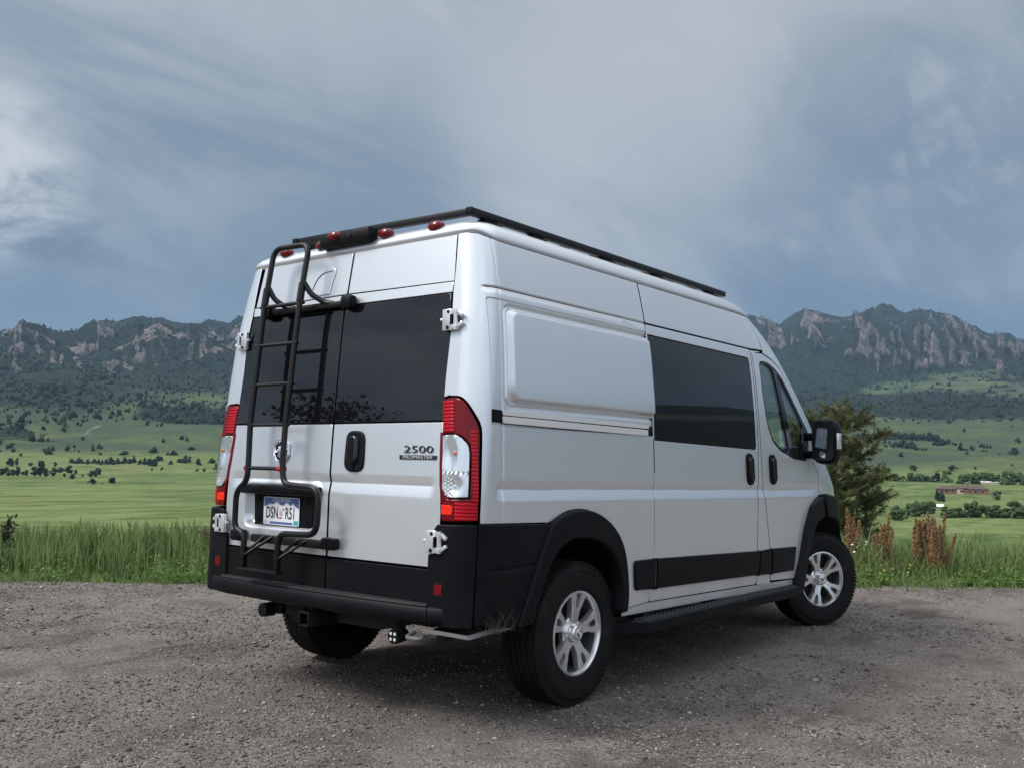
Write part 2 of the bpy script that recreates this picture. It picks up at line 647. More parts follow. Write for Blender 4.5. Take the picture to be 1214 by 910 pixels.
def sd_rr(x, z, x0, x1, z0, z1, r):
    cx, cz, hx, hz = (x0+x1)/2, (z0+z1)/2, (x1-x0)/2-r, (z1-z0)/2-r
    qx, qz = np.abs(x-cx)-hx, np.abs(z-cz)-hz
    return np.hypot(np.maximum(qx, 0), np.maximum(qz, 0))+np.minimum(np.maximum(qx, qz), 0)-r


def d_quarter(x, z):
    d = d_groove(x, z)
    sd = sd_rr(x, z, -.766, 2.0, 1.425, 2.036, .012)
    d = d-.007*sstep(.003, -.003, sd)
    b = sd_rr(x, z, -.660, 2.0, 1.518, 2.013, .05)
    d = d-.010*np.exp(-((b+.004)/.006)**2)
    d = d+.003*sstep(-.004, -.014, b)-.004*np.exp(-((b+.022)/.007)**2)
    b2 = sd_rr(x, z, -.645, 2.0, 1.530, 2.006, .080)
    d = d+.022*sstep(.004, -.036, b2)
    d = d-.012*notch(z-2.091, .0055)*sstep(-.775, -.765, x)
    d = d-.0022*notch(x+.690+.02*(2.34-z)*0, .004)*(z > .99)
    return d


GZ = [1.126+q for q in (-.075, -.058, -.052, -.04, -.028, -.018, -.008, -.002, .004, .012, .022, .032, .042, .050, .058)]
GZS = sorted(set(np.round([q+o for q in GZ for o in (0, -.012, -.024)], 4)))

VAN = empty('camper_van', (0, 0, 0), 'silver high-roof cargo van with black ladder and roof rack parked on the gravel', 'van')

# --- measured outlines on the right side (x, z)
DOOR_EDGE = [(-1.10, .53), (-1.094, .75), (-1.04, .97), (-1.026, 1.541), (-.944, 2.074), (-.879, 2.31), (-.860, 2.368)]
SEAM = [(.664, 2.326), (.686, 2.03), (.716, 1.606), (.727, 1.21), (.735, .80), (.672, .468)]
RF_OUT = [(.401, .442), (.413, .562), (.376, .763), (.288, .89), (.148, .977), (-.011, 1.015), (-.163, 1.008), (-.294, .963), (-.335, .953)]
LAMP = [(-1.029, 1.545), (-.990, 1.556), (-.932, 1.552), (-.895, 1.525), (-.862, 1.475), (-.838, 1.431), (-.829, 1.385), (-.832, 1.285), (-.843, .978), (-1.042, .972), (-1.042, 1.203)]


def smooth_line(P, n=4):
    P = np.array(P, float)
    t = np.arange(len(P))
    out = []
    for i in range(len(P)-1):
        p0, p1, p2, p3 = P[max(i-1, 0)], P[i], P[i+1], P[min(i+2, len(P)-1)]
        for k in range(n):
            u = k/n
            out.append(tuple(.5*((2*p1)+(-p0+p2)*u+(2*p0-5*p1+4*p2-p3)*u*u+(-p0+3*p1-3*p2+p3)*u**3)))
    out.append(tuple(P[-1]))
    return out


RFS = smooth_line(RF_OUT, 4)
lamp_s = smooth_line(LAMP[:8], 3)+LAMP[8:]
QUARTER = [(-1.0415, .976)]+[(-1.0415, .9765)]
QUARTER = [(-1.036, .968)]+[(x+.003, z) for x, z in DOOR_EDGE[3:]]+[(-.80, 2.352), (-.69, 2.331)]+SEAM+[(.40, .455)]+RFS[1:]+[(-.345, .958), (-.86, .968)]
LAMPHOLE = [(x, z) for x, z in lamp_s]
# lamp sits in an open notch at the door edge: cut it out of the outline instead of a hole
QUARTER = ([(-1.029, 1.552), (-1.026, 1.60), (-.944+.003, 2.074), (-.879+.003, 2.31), (-.857, 2.367), (-.80, 2.367), (-.75, 2.362), (-.72, 2.351), (-.69, 2.342), (-.64, 2.335), (.664, 2.335)] + SEAM[1:] + [(.40, .455)] + RFS[1:] +
           [(-.345, .957), (-.838, .968)] + [(x+.006, z+.002) for x, z in lamp_s[::-1] if x > -1.0 and z > .98] + [(-.990, 1.562)])
FD_A = [(2.335, 2.078), (2.52, 2.045), (2.66, 1.995), (2.80, 1.90), (2.985, 1.74), (3.20, 1.555), (3.215, 1.40), (3.20, 1.31), (3.287, 1.22), (3.310, 1.075), (3.315, 1.045)]
FF_OUT = [(2.794, .361), (2.877, .548), (2.988, .793), (3.102, .946), (3.215, 1.008), (3.355, 1.045), (3.581, 1.037), (3.727, .992), (3.876, .883), (3.961, .707), (3.985, .55), (3.98, .42)]
FF_IN = [(2.92, .346), (3.03, .60), (3.137, .774), (3.23, .842), (3.41, .868), (3.653, .845), (3.827, .759), (3.892, .618), (3.91, .42)]
FFS = smooth_line(FF_OUT, 3)
WIN = rpoly([(2.262, 2.012, .05), (2.40, 2.018, .05), (2.54, 1.985, .05), (2.66, 1.93, .03), (2.80, 1.818, .02), (2.955, 1.678, .02), (3.135, 1.535, .04), (3.075, 1.308, .05), (2.813, 1.325, .05), (2.574, 1.378, .05), (2.426, 1.445, .05), (2.337, 1.575, .05), (2.283, 1.786, .05)], 0, 4)
GLASSWIN = rpoly([(.692, 2.024, .012), (2.098, 2.019, .03), (2.146, 1.378, .03), (.730, 1.403, .012)], 0, 4)

for sgn in (False, True):
    mir = dict(mirror=sgn)
    qp = panel('quarter_panel', QUARTER, ch_side, PAINT, VAN, res=.05, shrink=.003, disp=d_quarter,
               cuts=([-.766+q for q in (-.004, 0, .004)]+[-.69+q for q in (-.004, 0, .004)]+[-.66+q for q in (-.004, .004, .010, .014, .018, .022, .026, .034, .042, .05, .058, .066, .08, .09, .10, .11, .12, .13)]+[-.755, -.74, -.725, -.71]+list(np.arange(-1.03, -.74, .02)),
                     GZS+[1.425+q for q in (-.004, 0, .004)]+[2.036+q for q in (-.004, 0, .004)]+[1.518+q for q in (-.004, .004, .01, .014, .018, .022, .026, .034, .042, .05, .058, .066)]+[2.013-q for q in (-.004, .004, .01, .014, .018, .022, .026, .034, .042, .05, .058, .066)]+[2.091+q for q in (-.0055, 0, .0055)]), **mir)
    panel('panel_joint', [(-.768, 2.0935), (.672, 2.0915), (.672, 2.0865), (-.768, 2.0885)], ch_side, SEAL_SHADE, VAN, off=-.006, e=.0005, th=.01, res=.05, **mir)
    panel('roof_side_panel', [(.673, 2.335), (.690, 2.092), (2.140, 2.090), (2.36, 2.10), (2.30, 2.22), (2.16, 2.335)], ch_side, PAINT, VAN, shrink=.0035, **mir)
    sdoor = panel('sliding_door', SEAM[1:2]+[(.69, 2.0885), (2.128, 2.0865), (2.160, 1.70), (2.180, 1.37), (2.168, 1.08), (2.137, .47), (2.12, .443)]+SEAM[:1:-1], ch_side, PAINT, VAN, holes=[GLASSWIN], shrink=.0035,
                  disp=d_groove, cuts=((), GZS), **mir)
    panel('window', GLASSWIN, ch_side, TINT, sdoor, shrink=.004, off=.0005, e=.002, th=.01, **mir)
    panel('pillar_panel', [(2.135, 2.082), (2.318, 2.086), (2.158, 2.06), (2.245, 1.14), (2.275, 1.06), (2.362, .675), (2.366, .43), (2.14, .436), (2.176, 1.08), (2.188, 1.37), (2.167, 1.70)], ch_side, PAINT, VAN, shrink=.003, disp=d_groove, cuts=((), GZS), **mir)
    fdoor = panel('front_door', [(2.165, 2.07), (2.335, 2.078)]+FD_A[1:]+FFS[15:4:-1][:0]+[(3.215, 1.012), (3.102, .95), (2.988, .797), (2.877, .552), (2.80, .43), (2.372, .447), (2.366, .675), (2.280, 1.06), (2.250, 1.14)], ch_side, PAINT, VAN, holes=[WIN], shrink=.0035,
                  disp=d_groove, cuts=((), GZS), **mir)
    # door window: black frame, main glass and front quarter glass
    inner = [(2.275, 1.995), (2.40, 2.002), (2.500, 1.975), (2.735, 1.372), (2.585, 1.398), (2.445, 1.462), (2.358, 1.58), (2.305, 1.786)]
    q2 = [(2.580, 1.950), (2.66, 1.905), (2.80, 1.79), (2.94, 1.66), (3.03, 1.575), (3.00, 1.335), (2.83, 1.345)]
    wf = panel('window_frame', WIN, ch_side, GLOSSBLACK, fdoor, holes=[rpoly(inner, .03, 3), rpoly(q2, .02, 3)], shrink=.002, off=-.004, e=.002, th=.03, **mir)
    panel('window', rpoly(inner, .03, 3), ch_side, CABGLASS, fdoor, off=-.012, e=.001, th=.003, **mir)
    panel('quarter_window', rpoly(q2, .02, 3), ch_side, CABGLASS, fdoor, off=-.012, e=.001, th=.003, **mir)
    # A pillar and wing
    panel('windscreen_pillar', [(2.345, 2.083)]+[(x+.006, z+.004) for x, z in FD_A[1:6]]+[(3.222, 1.40), (3.45, 1.44), (3.42, 1.60), (3.28, 1.74), (3.08, 1.91), (2.88, 2.08), (2.60, 2.25), (2.50, 2.333), (2.165, 2.333), (2.31, 2.21), (2.37, 2.095)], ch_side, PAINT, VAN, shrink=.001, res=.04, **mir)
    panel('wing', [(3.222, 1.395), (3.207, 1.312), (3.294, 1.222), (3.316, 1.075), (3.321, 1.045)]+[(x, z+.004) for x, z in FFS[15:]]+[(4.10, .45), (4.14, .70), (4.11, 1.0), (3.98, 1.20), (3.80, 1.36), (3.60, 1.43), (3.46, 1.434)], ch_side, PAINT, VAN, shrink=.0015, res=.04, disp=d_groove, cuts=((), GZS), **mir)
    # black mouldings in their separate pieces
    for (po, nm) in (([(.492, .716, .03), (.727, .714), (.722, .538), (.505, .543, .04)], sdoor), ([(.739, .7135), (2.165, .6735), (2.137, .506), (.734, .538)], sdoor), ([(2.176, .673), (2.358, .677), (2.362, .496), (2.146, .505)], VAN), ([(2.370, .677), (2.812, .668, .012), (2.765, .489, .03), (2.372, .496)], fdoor)):
        panel('side_moulding', rpoly(po, .004, 3), ch_side, BLACK, nm if nm is not VAN else VAN, off=.016, e=.008, th=.018, **mir)
    # sill below the doors
    panel('sill', [(.40, .452), (.67, .464), (2.12, .437), (2.80, .424), (2.80, .385), (.40, .415)], ch_side, PAINT, VAN, off=-.012, th=.05, **mir)
    # wheel arch flares and rear cladding
    def d_flare(a, b):
        return 0*a
    RFI = smooth_line([(.330, .442), (.331, .60), (.268, .741), (.148, .829), (-.021, .867), (-.184, .853), (-.301, .778), (-.40, .62), (-.451, .508), (-.46, .47)], 4)
    ro = smooth_line(RF_OUT[:-1]+[(-.345, .90), (-.455, .70), (-.555, .50), (-.565, .465)], 4)
    panel('arch_flare', ro+RFI[::-1], ch_side, BLACK, VAN, off=.034, e=.016, th=.09, res=.05, **mir)
    panel('side_cladding', [(-.846, .968), (-.335, .953), (-.292, .93), (-.345, .90), (-.455, .70), (-.555, .50), (-.565, .468), (-.862, .515)], ch_side, BLACK, VAN, off=.014, e=.006, th=.05, res=.04, disp=lambda a, b: -.004*np.exp(-((b-.755-.02*(a+.6))/.008)**2)*sstep(-.80, -.74, a), cuts=((), (.735, .745, .755, .765, .775)), **mir)
    ffi = smooth_line(FF_IN, 4)
    ffo = smooth_line(FF_OUT, 4)
    k = int(len(ffo)*5/11)
    ki = int(len(ffi)*4/8)
    panel('arch_flare', ffo[:k]+ffi[:ki][::-1], ch_side, BLACK, VAN, off=.038, e=.016, th=.09, res=.04, shrink=.001, **mir)
    panel('arch_flare', ffo[k:]+ffi[ki:][::-1], ch_side, BLACK, VAN, off=.038, e=.016, th=.09, res=.04, shrink=.001, **mir)
    # bumper corner wrapping round to the tail door, with a notch for the hinge
    panel('bumper_corner', [(-.850, .966), (-1.045, .962), (-1.075, .930), (-1.010, .925), (-1.000, .835), (-1.098, .825), (-1.105, .50), (-.868, .50)], ch_side, BLACK, VAN, off=.022, e=.008, th=.06, res=.03, **mir)
    # rear door hinge positions and lamps follow below; sliding rail
    rl = panel('slide_rail', [(-.697, 1.500), (.700, 1.483), (.704, 1.416), (-.697, 1.434)], ch_side, GLOSSBLACK, VAN, off=-.005, e=.001, th=.02, res=.1, **mir)
    panel('rail_strip', [(-.692, 1.502), (.66, 1.487), (.66, 1.464), (-.692, 1.477)], ch_side, STEEL, rl, off=.006, e=.002, th=.008, res=.2, **mir)
    panel('rail_strip', [(-.692, 1.472), (.645, 1.457), (.645, 1.423), (-.692, 1.438)], ch_side, STEEL, rl, off=.010, e=.003, th=.012, res=.2, **mir)
    panel('rail_end_cap', [(-.764, 1.503), (-.694, 1.500), (-.694, 1.440), (-.764, 1.442)], ch_side, BLACK, rl, off=.004, e=.004, th=.02, **mir)
    panel('rail_end_cap', [(.648, 1.482), (.703, 1.480), (.703, 1.421), (.648, 1.424)], ch_side, BLACK, rl, off=.004, e=.004, th=.02, **mir)
    # handles
    for (x0, x1, par) in ((1.945, 2.10, sdoor), (2.328, 2.484, fdoor)):
        cx = (x0+x1)/2
        hd = panel('handle', rpoly([(x0+.018, 1.350, .05), (x1-.025, 1.350, .05), (x1, 1.13, .06), (x0+.035, 1.13, .06)], 0, 5), ch_side, BLACK, par, off=.010, e=.008, th=.02, res=.04, **mir)
        panel('handle_grip', rpoly([(cx-.03, 1.325, .03), (cx+.022, 1.325, .03), (cx+.034, 1.155, .03), (cx-.018, 1.155, .03)], 0, 5), ch_side, GLOSSBLACK, hd, off=.034, e=.014, th=.03, res=.04, **mir)

# --- rear doors
REARX = lambda y, z: float(np.interp(z, _Z, T_XR))
ZCR = 1.136


def d_rear(y, z):
    d = groove(z-ZCR)*(1-sstep(.76, .80, np.abs(y)))
    return d


RGZ = [ZCR-1.126+q for q in GZ]
EDGE_R = [(-.812, .76), (-.834, 1.0), (-.812, 1.43)]
CY = -.028
for right in (True, False):
    if right:
        ed = [(-.766, 2.372), (-.786, 2.074), (-.800, 1.843), (-.806, 1.557), (-.812, 1.440), (-.836, 1.0), (-.826, .755)]
        ce = [(-.024, 2.372), (-.018, 2.13), (-.020, 2.065), (-.036, 1.437), (-.052, 1.10), (-.056, .752)]
    else:
        ed = [(.752, 2.372), (.780, 2.074), (.798, 1.843), (.806, 1.557), (.810, 1.440), (.830, 1.0), (.822, .755)]
        ce = [(-.016, 2.372), (-.010, 2.13), (-.012, 2.065), (-.028, 1.437), (-.044, 1.10), (-.048, .752)]
    holes = []
    if not right:
        REC = rpoly([(.690, 1.112, .02), (-.010, 1.108, .02), (.04, .90, .10), (.15, .862, .08), (.60, .855, .08), (.670, .90, .06)], 0, 5)

        def d_left(y, z):
            d = d_rear(y, z)
            b = sd_rr(y, z, -.012+.03, .664, .868, 1.115, .055)
            return d*(1-sstep(.03, .0, b))-.045*sstep(.0, -.035, b)
        lc = ([q for s_ in (.664, ) for q in np.arange(s_-.04, s_+.006, .008)]+list(np.arange(.012, .062, .008)), RGZ+list(np.arange(.862, .912, .008))+list(np.arange(1.076, 1.118, .008)))
    low = panel('rear_door', [ed[4], ed[5], (ed[6][0], .758), (ce[5][0], .756), ce[4], (ce[3][0], 1.438)], ch_rear, PAINT, VAN, shrink=.0035, res=.05,
                disp=d_rear if right else d_left, cuts=((), RGZ) if right else lc)
    # upper painted panel, rail above the glass, glass, lower cladding
    uo = [ed[0], (ed[1][0]+(.008 if right else -.008)*0, 2.124), (ce[1][0], 2.132), ce[0]]

    def d_up(y, z):
        d = .002*np.sin(0*y)
        if not right:
            return d
        return d
    panel('upper_panel', uo, ch_rear, PAINT, low, shrink=.003, off=-.006, res=.06)
    if not right:
        # pressed D-shaped outline in the left upper panel
        Dp = smooth_line([(.305, 2.145), (.295, 2.20), (.265, 2.255), (.215, 2.288), (.15, 2.296), (.115, 2.290), (.103, 2.268), (.120, 2.20), (.128, 2.145)], 4)
        pts = np.array(Dp)
        inner_ = _inset(np.array(_loops2d(Dp, True)), .018)
        panel('pressing', rpoly(Dp, 0), ch_rear, PAINT, low, holes=[[tuple(p) for p in inner_]], off=-.0005, e=.003, th=.006, res=.06)
    panel('top_rail', [(ed[1][0]-(.002 if right else -.002), 2.122), ed[1], (ed[1][0], 2.068), (ce[2][0], 2.070), (ce[1][0], 2.128)], ch_rear, PAINT, low, shrink=.0015, res=.06)
    panel('window', [(ed[1][0]+(.004 if right else -.004), 2.066), ed[2], ed[3], (ed[4][0], 1.443), (ce[3][0], 1.441), (ce[2][0], 2.067)], ch_rear, TINT, low, shrink=.002, off=.001, e=.003, th=.012, res=.08)
    panel('lower_cladding', [(ed[6][0], .752), (ce[5][0], .750), (ce[5][0]-.006, .585), (ed[6][0], .578)], ch_rear, BLACK, low, shrink=.002, off=.006, e=.004, th=.03, res=.1)
    if right:
        hd = panel('handle', rpoly([(-.150, 1.402, .05), (-.285, 1.398, .05), (-.300, 1.190, .06), (-.150, 1.192, .06)], 0, 5), ch_rear, BLACK, low, off=.012, e=.01, th=.02, res=.04)
        panel('handle_grip', rpoly([(-.185, 1.375, .03), (-.250, 1.372, .03), (-.258, 1.235, .03), (-.188, 1.237, .03)], 0, 5), ch_rear, GLOSSBLACK, hd, off=.034, e=.012, th=.03, res=.04)
        mb = MB()
        mb.lathe([(.0, -.004), (.014, -.004), (.016, 0), (.016, .006)], 14, 'x', (float(REARX(0, 1.21))-.016, -.222, 1.212))
        mb.build('key_lock', BLACK, hd, True)


def text_mesh(txt, size, depth, mat, parent, origin, right_v, up_v, name='lettering', sx=1.0, align='CENTER', bold=0.0):
    cu = bpy.data.curves.new('t', 'FONT')
    cu.body = txt
    cu.size = size
    cu.extrude = depth
    cu.align_x = align
    cu.align_y = 'CENTER'
    cu.offset = bold
    cu.resolution_u = 3
    ob = bpy.data.objects.new('t', cu)
    COL.objects.link(ob)
    dg = bpy.context.evaluated_depsgraph_get()
    me = bpy.data.meshes.new_from_object(ob.evaluated_get(dg))
    bpy.data.objects.remove(ob)
    bpy.data.curves.remove(cu)
    R_, U_ = Vector(right_v).normalized(), Vector(up_v).normalized()
    N_ = R_.cross(U_)
    for v in me.vertices:
        c = v.co.copy()
        v.co = Vector(origin)+R_*c.x*sx+U_*c.y+N_*c.z
    me.materials.clear()
    me.materials.append(mat)
    return link(name, me, parent)


rdoors = [o for o in VAN.children if o.name.startswith('rear_door')]
RD, LD = rdoors[0], rdoors[1]
BK = Vector((0, -1, 0))          # reading direction on the tail
xb = REARX(0, 1.30)
tup = Vector(((REARX(0, 1.35)-REARX(0, 1.25))/.1, 0, 1))
text_mesh('2500', .050, .002, BADGE, RD, (xb-.0035, -.667, 1.307), BK, tup, 'model_number', 2.0, bold=-.0004)
bd = MB().box((REARX(0, 1.27)-.003, -.667, 1.270), (.005, .246, .022), .003).build('name_badge', BADGE, RD, True)
text_mesh('PROMASTER', .024, .0012, STEEL, RD, (REARX(0, 1.27)-.006, -.667, 1.270), BK, tup, 'name_lettering', 1.5, bold=-.0004)


def ram_head(parent, centre, right_v, up_v, s, name='emblem'):
    """chrome shield-shaped ram's head: dished plate, brow, curled horns, muzzle"""
    R_, U_ = Vector(right_v).normalized(), Vector(up_v).normalized()
    N_ = R_.cross(U_)
    C_ = Vector(centre)

    def q(x, y, h):
        return C_+(R_*x+U_*y)*s+N_*h*s
    mb = MB()
    out = [(-.62, .95), (.62, .95), (.95, .55), (.95, -.35), (.45, -.95), (-.45, -.95), (-.95, -.35), (-.95, .55)]
    n = len(out)
    v = [q(x, y, 0) for x, y in out]+[q(x*.94, y*.94, .22) for x, y in out]+[q(x*.80, y*.80, .16) for x, y in out]
    f = []
    for i in range(n):
        j = (i+1) % n
        f += [(i, j, n+j, n+i), (n+i, n+j, 2*n+j, 2*n+i)]
    mb.add(v, f)
    mb.add([q(x*.80, y*.80, .16) for x, y in out], [tuple(range(n))], 1)
    for sg in (-1, 1):
        horn = [(.08, .62), (.38, .66), (.64, .45), (.68, .10), (.52, -.16), (.34, -.08), (.38, .12)]
        mb.tube([q(sg*x, y, .22) for x, y in horn], [s*.13, s*.15, s*.15, s*.13, s*.10, s*.08, s*.05], 6)
    mb.add([q(-.26, .40, .30), q(.26, .40, .30), q(.20, -.30, .36), q(.13, -.66, .28), q(-.13, -.66, .28), q(-.20, -.30, .36), q(0, .30, .46), q(0, -.5, .46)],
           [(0, 6, 1), (1, 6, 7, 2), (2, 7, 3), (3, 7, 4), (4, 7, 5), (5, 7, 6, 0)])
    return mb.build(name, [CHROME, GLOSSBLACK], parent, True, 30)


ram_head(LD, (REARX(0, 1.30)-.004, .357, 1.294), BK, tup, .066)

# licence plate recess: black bar with lamp, black mounting panel, plate
xq = REARX(0, 1.0)+.045
MB().box((REARX(0, 1.08)-.004, .338, 1.083), (.07, .66, .052), .014).build('plate_lamp_bar', BLACK, LD, True)
pp = MB()
po = [(.600, 1.058), (.060, 1.062), (.075, 1.02), (.118, .885), (.590, .882)]
pv = [(xq-.022, y, z) for y, z in po]+[(xq-.002, y, z) for y, z in po]
pp.add(pv, [tuple(range(5)), tuple(range(9, 4, -1))]+[(i, (i+1) % 5, 5+(i+1) % 5, 5+i) for i in range(5)])
for y, z in ((.555, 1.03), (.14, 1.02), (.56, .92), (.15, .92)):
    pp.lathe([(0, -.006), (.011, -.005), (.013, 0), (.013, .004)], 10, 'x', (xq-.022, y, z))
mp = pp.build('plate_mount', BLACK, LD, True)
PL = MB()
pc = (xq-.027, .352, .967)
hw, hh = .152, .075


def plate_pts(P, dx):
    return [(pc[0]-dx, pc[1]-x, pc[2]+z) for x, z in P]


pout = rpoly([(-hw, -hh), (hw, -hh), (hw, hh), (-hw, hh)], .012, 4)
v = plate_pts(pout, 0)+plate_pts(pout, .002)
n = len(pout)
PL.add(v, [tuple(range(n, 2*n))]+[(i, (i+1) % n, n+(i+1) % n, n+i) for i in range(n)])
plate = PL.build('licence_plate', PLATEWHITE, VAN)
top = [(-hw+.006, hh-.004), (hw-.006, hh-.004), (hw-.003, .018), (.118, .030), (.098, .046), (.080, .030), (.066, .040), (.045, .050), (.018, .030), (-.012, .034), (-.035, .052), (-.07, .036), (-.095, .040), (-.12, .028), (-hw+.003, .022)]
mb = MB()
vv = plate_pts(top, .0026)
bm = bmesh.new()
bv = [bm.verts.new(p) for p in vv]
for i in range(len(bv)):
    bm.edges.new((bv[i-1], bv[i]))
bmesh.ops.triangle_fill(bm, edges=list(bm.edges), use_beauty=True)
bm.verts.index_update()
mb.add([tuple(q.co) for q in bm.verts], [tuple(q.index for q in fc.verts) for fc in bm.faces])
bm.free()
mb.add(plate_pts([(-.095, -.070), (.098, -.070), (.098, -.057), (-.095, -.057)], .0026), [(0, 1, 2, 3)])
mb.build('blue_print', PLATEBLUE, plate)
text_mesh('COLORADO', .026, .0003, PLATEWHITE, plate, (pc[0]-.0032, pc[1]-.002, pc[2]+.059), BK, (0, 0, 1), 'state_lettering', 1.05)
text_mesh('DSN', .088, .0003, PLATEINK, plate, (pc[0]-.0030, pc[1]+.076, pc[2]-.012), BK, (0, 0, 1), 'lettering', .62, bold=.001)
text_mesh('R51', .088, .0003, PLATEINK, plate, (pc[0]-.0030, pc[1]-.078, pc[2]-.012), BK, (0, 0, 1), 'lettering', .62, bold=.001)
for P in ([(.004, .014), (.030, .014), (.018, .001)], [(-.018, -.040), (.010, -.040), (.010, -.032), (-.018, -.032)]):
    MB().add(plate_pts(P, .0028), [tuple(range(len(P)))]).build('red_print', PLATERED, plate)
mb = MB().add(plate_pts([(-.010, -.026), (.012, -.026), (.014, -.004), (-.006, .010), (-.014, -.008)], .0027), [tuple(range(5))])
mb.build('grey_print', pmat('plate_grey', (.45, .40, .50), .4), plate)
MB().add(plate_pts([(.108, -.070), (.146, -.070), (.146, -.046), (.108, -.046)], .003), [(0, 1, 2, 3)]).build('sticker', PLATETEAL, plate)
MB().add(plate_pts([(-.146, -.070), (-.112, -.070), (-.112, -.052), (-.146, -.052)], .003), [(0, 1, 2, 3)]).build('sticker', pmat('sticker_grey', (.55, .58, .66), .4), plate)

# --- tail lamps
for sgn in (False, True):
    mir = dict(mirror=sgn)
    CLEAR = smooth_line([(-1.030, 1.375), (-.985, 1.380), (-.930, 1.372), (-.893, 1.340), (-.880, 1.300), (-.884, 1.20), (-.890, 1.088)], 3)+[(-.955, 1.084), (-1.0, 1.085), (-1.034, 1.125), (-1.034, 1.25)]
    lampmain = panel('tail_lamp', lamp_s, ch_side, DARKRED, VAN, holes=[CLEAR], off=.004, e=.008, th=.05, res=.03, shrink=.004, **mir)
    # brighter red upper and lower cells built of raised ribs
    for k in range(9):
        z0 = 1.392+.0165*k
        x0, x1 = -1.026, -.955-.0
        panel('lens_rib', [(x0, z0), (x1, z0), (x1, z0+.013), (x0, z0+.013)], ch_side, REDLENS, lampmain, off=.009, e=.003, th=.006, res=.05, **mir)
    for k in range(20):
        z0 = 1.070+.0175*k
        if z0 > 1.40:
            continue
        x0 = -.874
        panel('lens_rib', [(x0, z0), (-.845, z0), (-.845, z0+.0135), (x0, z0+.0135)], ch_side, REDLENS, lampmain, off=.0085, e=.003, th=.006, res=.05, **mir)
    for k in range(5):
        z0 = .986+.0165*k
        panel('lens_rib', [(-.955, z0), (-.850, z0), (-.850, z0+.013), (-.955, z0+.013)], ch_side, REDLENS, lampmain, off=.0085, e=.003, th=.006, res=.05, **mir)
    panel('reflector', [(-1.034, 1.008), (-.968, 1.008), (-.966, 1.050), (-1.032, 1.054)], ch_side, BRIGHTRED, lampmain, off=.0088, e=.003, th=.006, res=.03, **mir)
    back = panel('lamp_bowl', CLEAR, ch_side, BOWL, lampmain, off=.007, e=.002, th=.005, res=.012, shrink=.004,
                 disp=lambda a, b: -.0*a + .004*np.sin(a*260)*((b > 1.20))*.25-.012*sstep(.062, .0, np.hypot(a+.985, (b-1.285)*.62))-.014*sstep(.058, .01, np.hypot(a+.965, b-1.142))+.006*sstep(.012, .006, np.hypot(a+.965, b-1.142))*0, **mir)
    panel('clear_lens', CLEAR, ch_side, LAMPGLASS, lampmain, off=.013, e=.003, th=.006, res=.02, **mir)
    # honeycomb reflector and bulb
    s = 1 if sgn else -1

    def cpt(a, z, d):
        p = ch_side(np.array([a]), np.array([z]))
        nn = ch_normal(ch_side, np.array([a]), np.array([z]), False)
        p = (p+nn*d)[0]
        return (p[0], p[1] if not sgn else -p[1], p[2])
    mb = MB()
    for i in range(3):
        for j in range(5):
            c = cpt(-1.006+.017*i, 1.105+.017*j+(.008 if i % 2 else 0), .007)
            mb.lathe([(0, .003), (.0055, .001), (.0075, -.002)], 6, 'x', c)
    mb.build('honeycomb', STEEL, lampmain)
    c = cpt(-.955, 1.292, .007)
    MB().lathe([(0, -.006), (.007, -.004), (.009, .003)], 8, 'x', c).build('bulb', AMBER, lampmain, True)

# --- roof skin: rings from the gutter inward
NS = 60


def plan_outline():
    pts = []
    z0 = 2.345
    xr, w, xs, xf = tz(T_XR, z0), tz(T_W, z0), tz(T_XS, z0), tz(T_XF, z0)
    for y in np.linspace(0, w-RC, 16)[:-1]:
        pts.append((xr, -y))
    for t in np.linspace(0, PI/2, 13)[:-1]:
        pts.append((xr+RC-RC*math.cos(t), -(w-RC)-RC*math.sin(t)))
    for x in np.linspace(xr+RC, xs, 40)[:-1]:
        pts.append((x, -w))
    for t in np.linspace(0, PI/2, 22):
        s_ = math.sin(t)**(2/3)
        pts.append((xs+(xf-xs)*s_, -w*max(math.cos(t), 0)**(2/2.2)))
    return np.array(pts, float)


PO = plan_outline()
full_o = np.concatenate([PO, (PO*[1, -1])[-2:0:-1]])
XM = .8
xr0, xf0 = full_o[:, 0].min(), full_o[:, 0].max()
rings = [(.014, -.016), (.003, -.001), (0, .004), (.004, .022), (.013, .046), (.030, .072), (.055, .094), (.09, .112), (.14, .128), (.22, .143), (.34, .155), (.5, .163), (.7, .168), (.90, .170)]
RV = []
for q, hgt in rings:
    x, y = full_o[:, 0].copy(), full_o[:, 1]*(.925-q)/.925
    xx = np.where(x < XM, XM-(XM-x)*(XM-xr0-q*.75)/(XM-xr0), XM+(x-XM)*(xf0-XM-min(q*2.6, 1.7))/(xf0-XM))
    zz = 2.345+hgt*(.88 if hgt > 0 else 1)+.030*sstep(-.66, -.76, x)*(1-sstep(0, .12, hgt))-.03*sstep(1.9, 2.6, xx)*sstep(.02, .15, hgt)*0
    RV.append(np.stack([xx, y, zz], -1))
V = np.concatenate(RV)
n = len(full_o)
F = []
for i in range(len(rings)-1):
    for k in range(n):
        k2 = (k+1) % n
        F.append((i*n+k, (i+1)*n+k, (i+1)*n+k2, i*n+k2))
F.append(tuple(range((len(rings)-1)*n, len(rings)*n)))
roof = mesh_np('roof', V, [q[::-1] for q in F], PAINT, VAN, True)
bm = bmesh.new()
bm.from_mesh(roof.data)
bmesh.ops.recalc_face_normals(bm, faces=bm.faces)
bm.to_mesh(roof.data)
bm.free()

# --- inner structure that closes the gaps
core = MB()


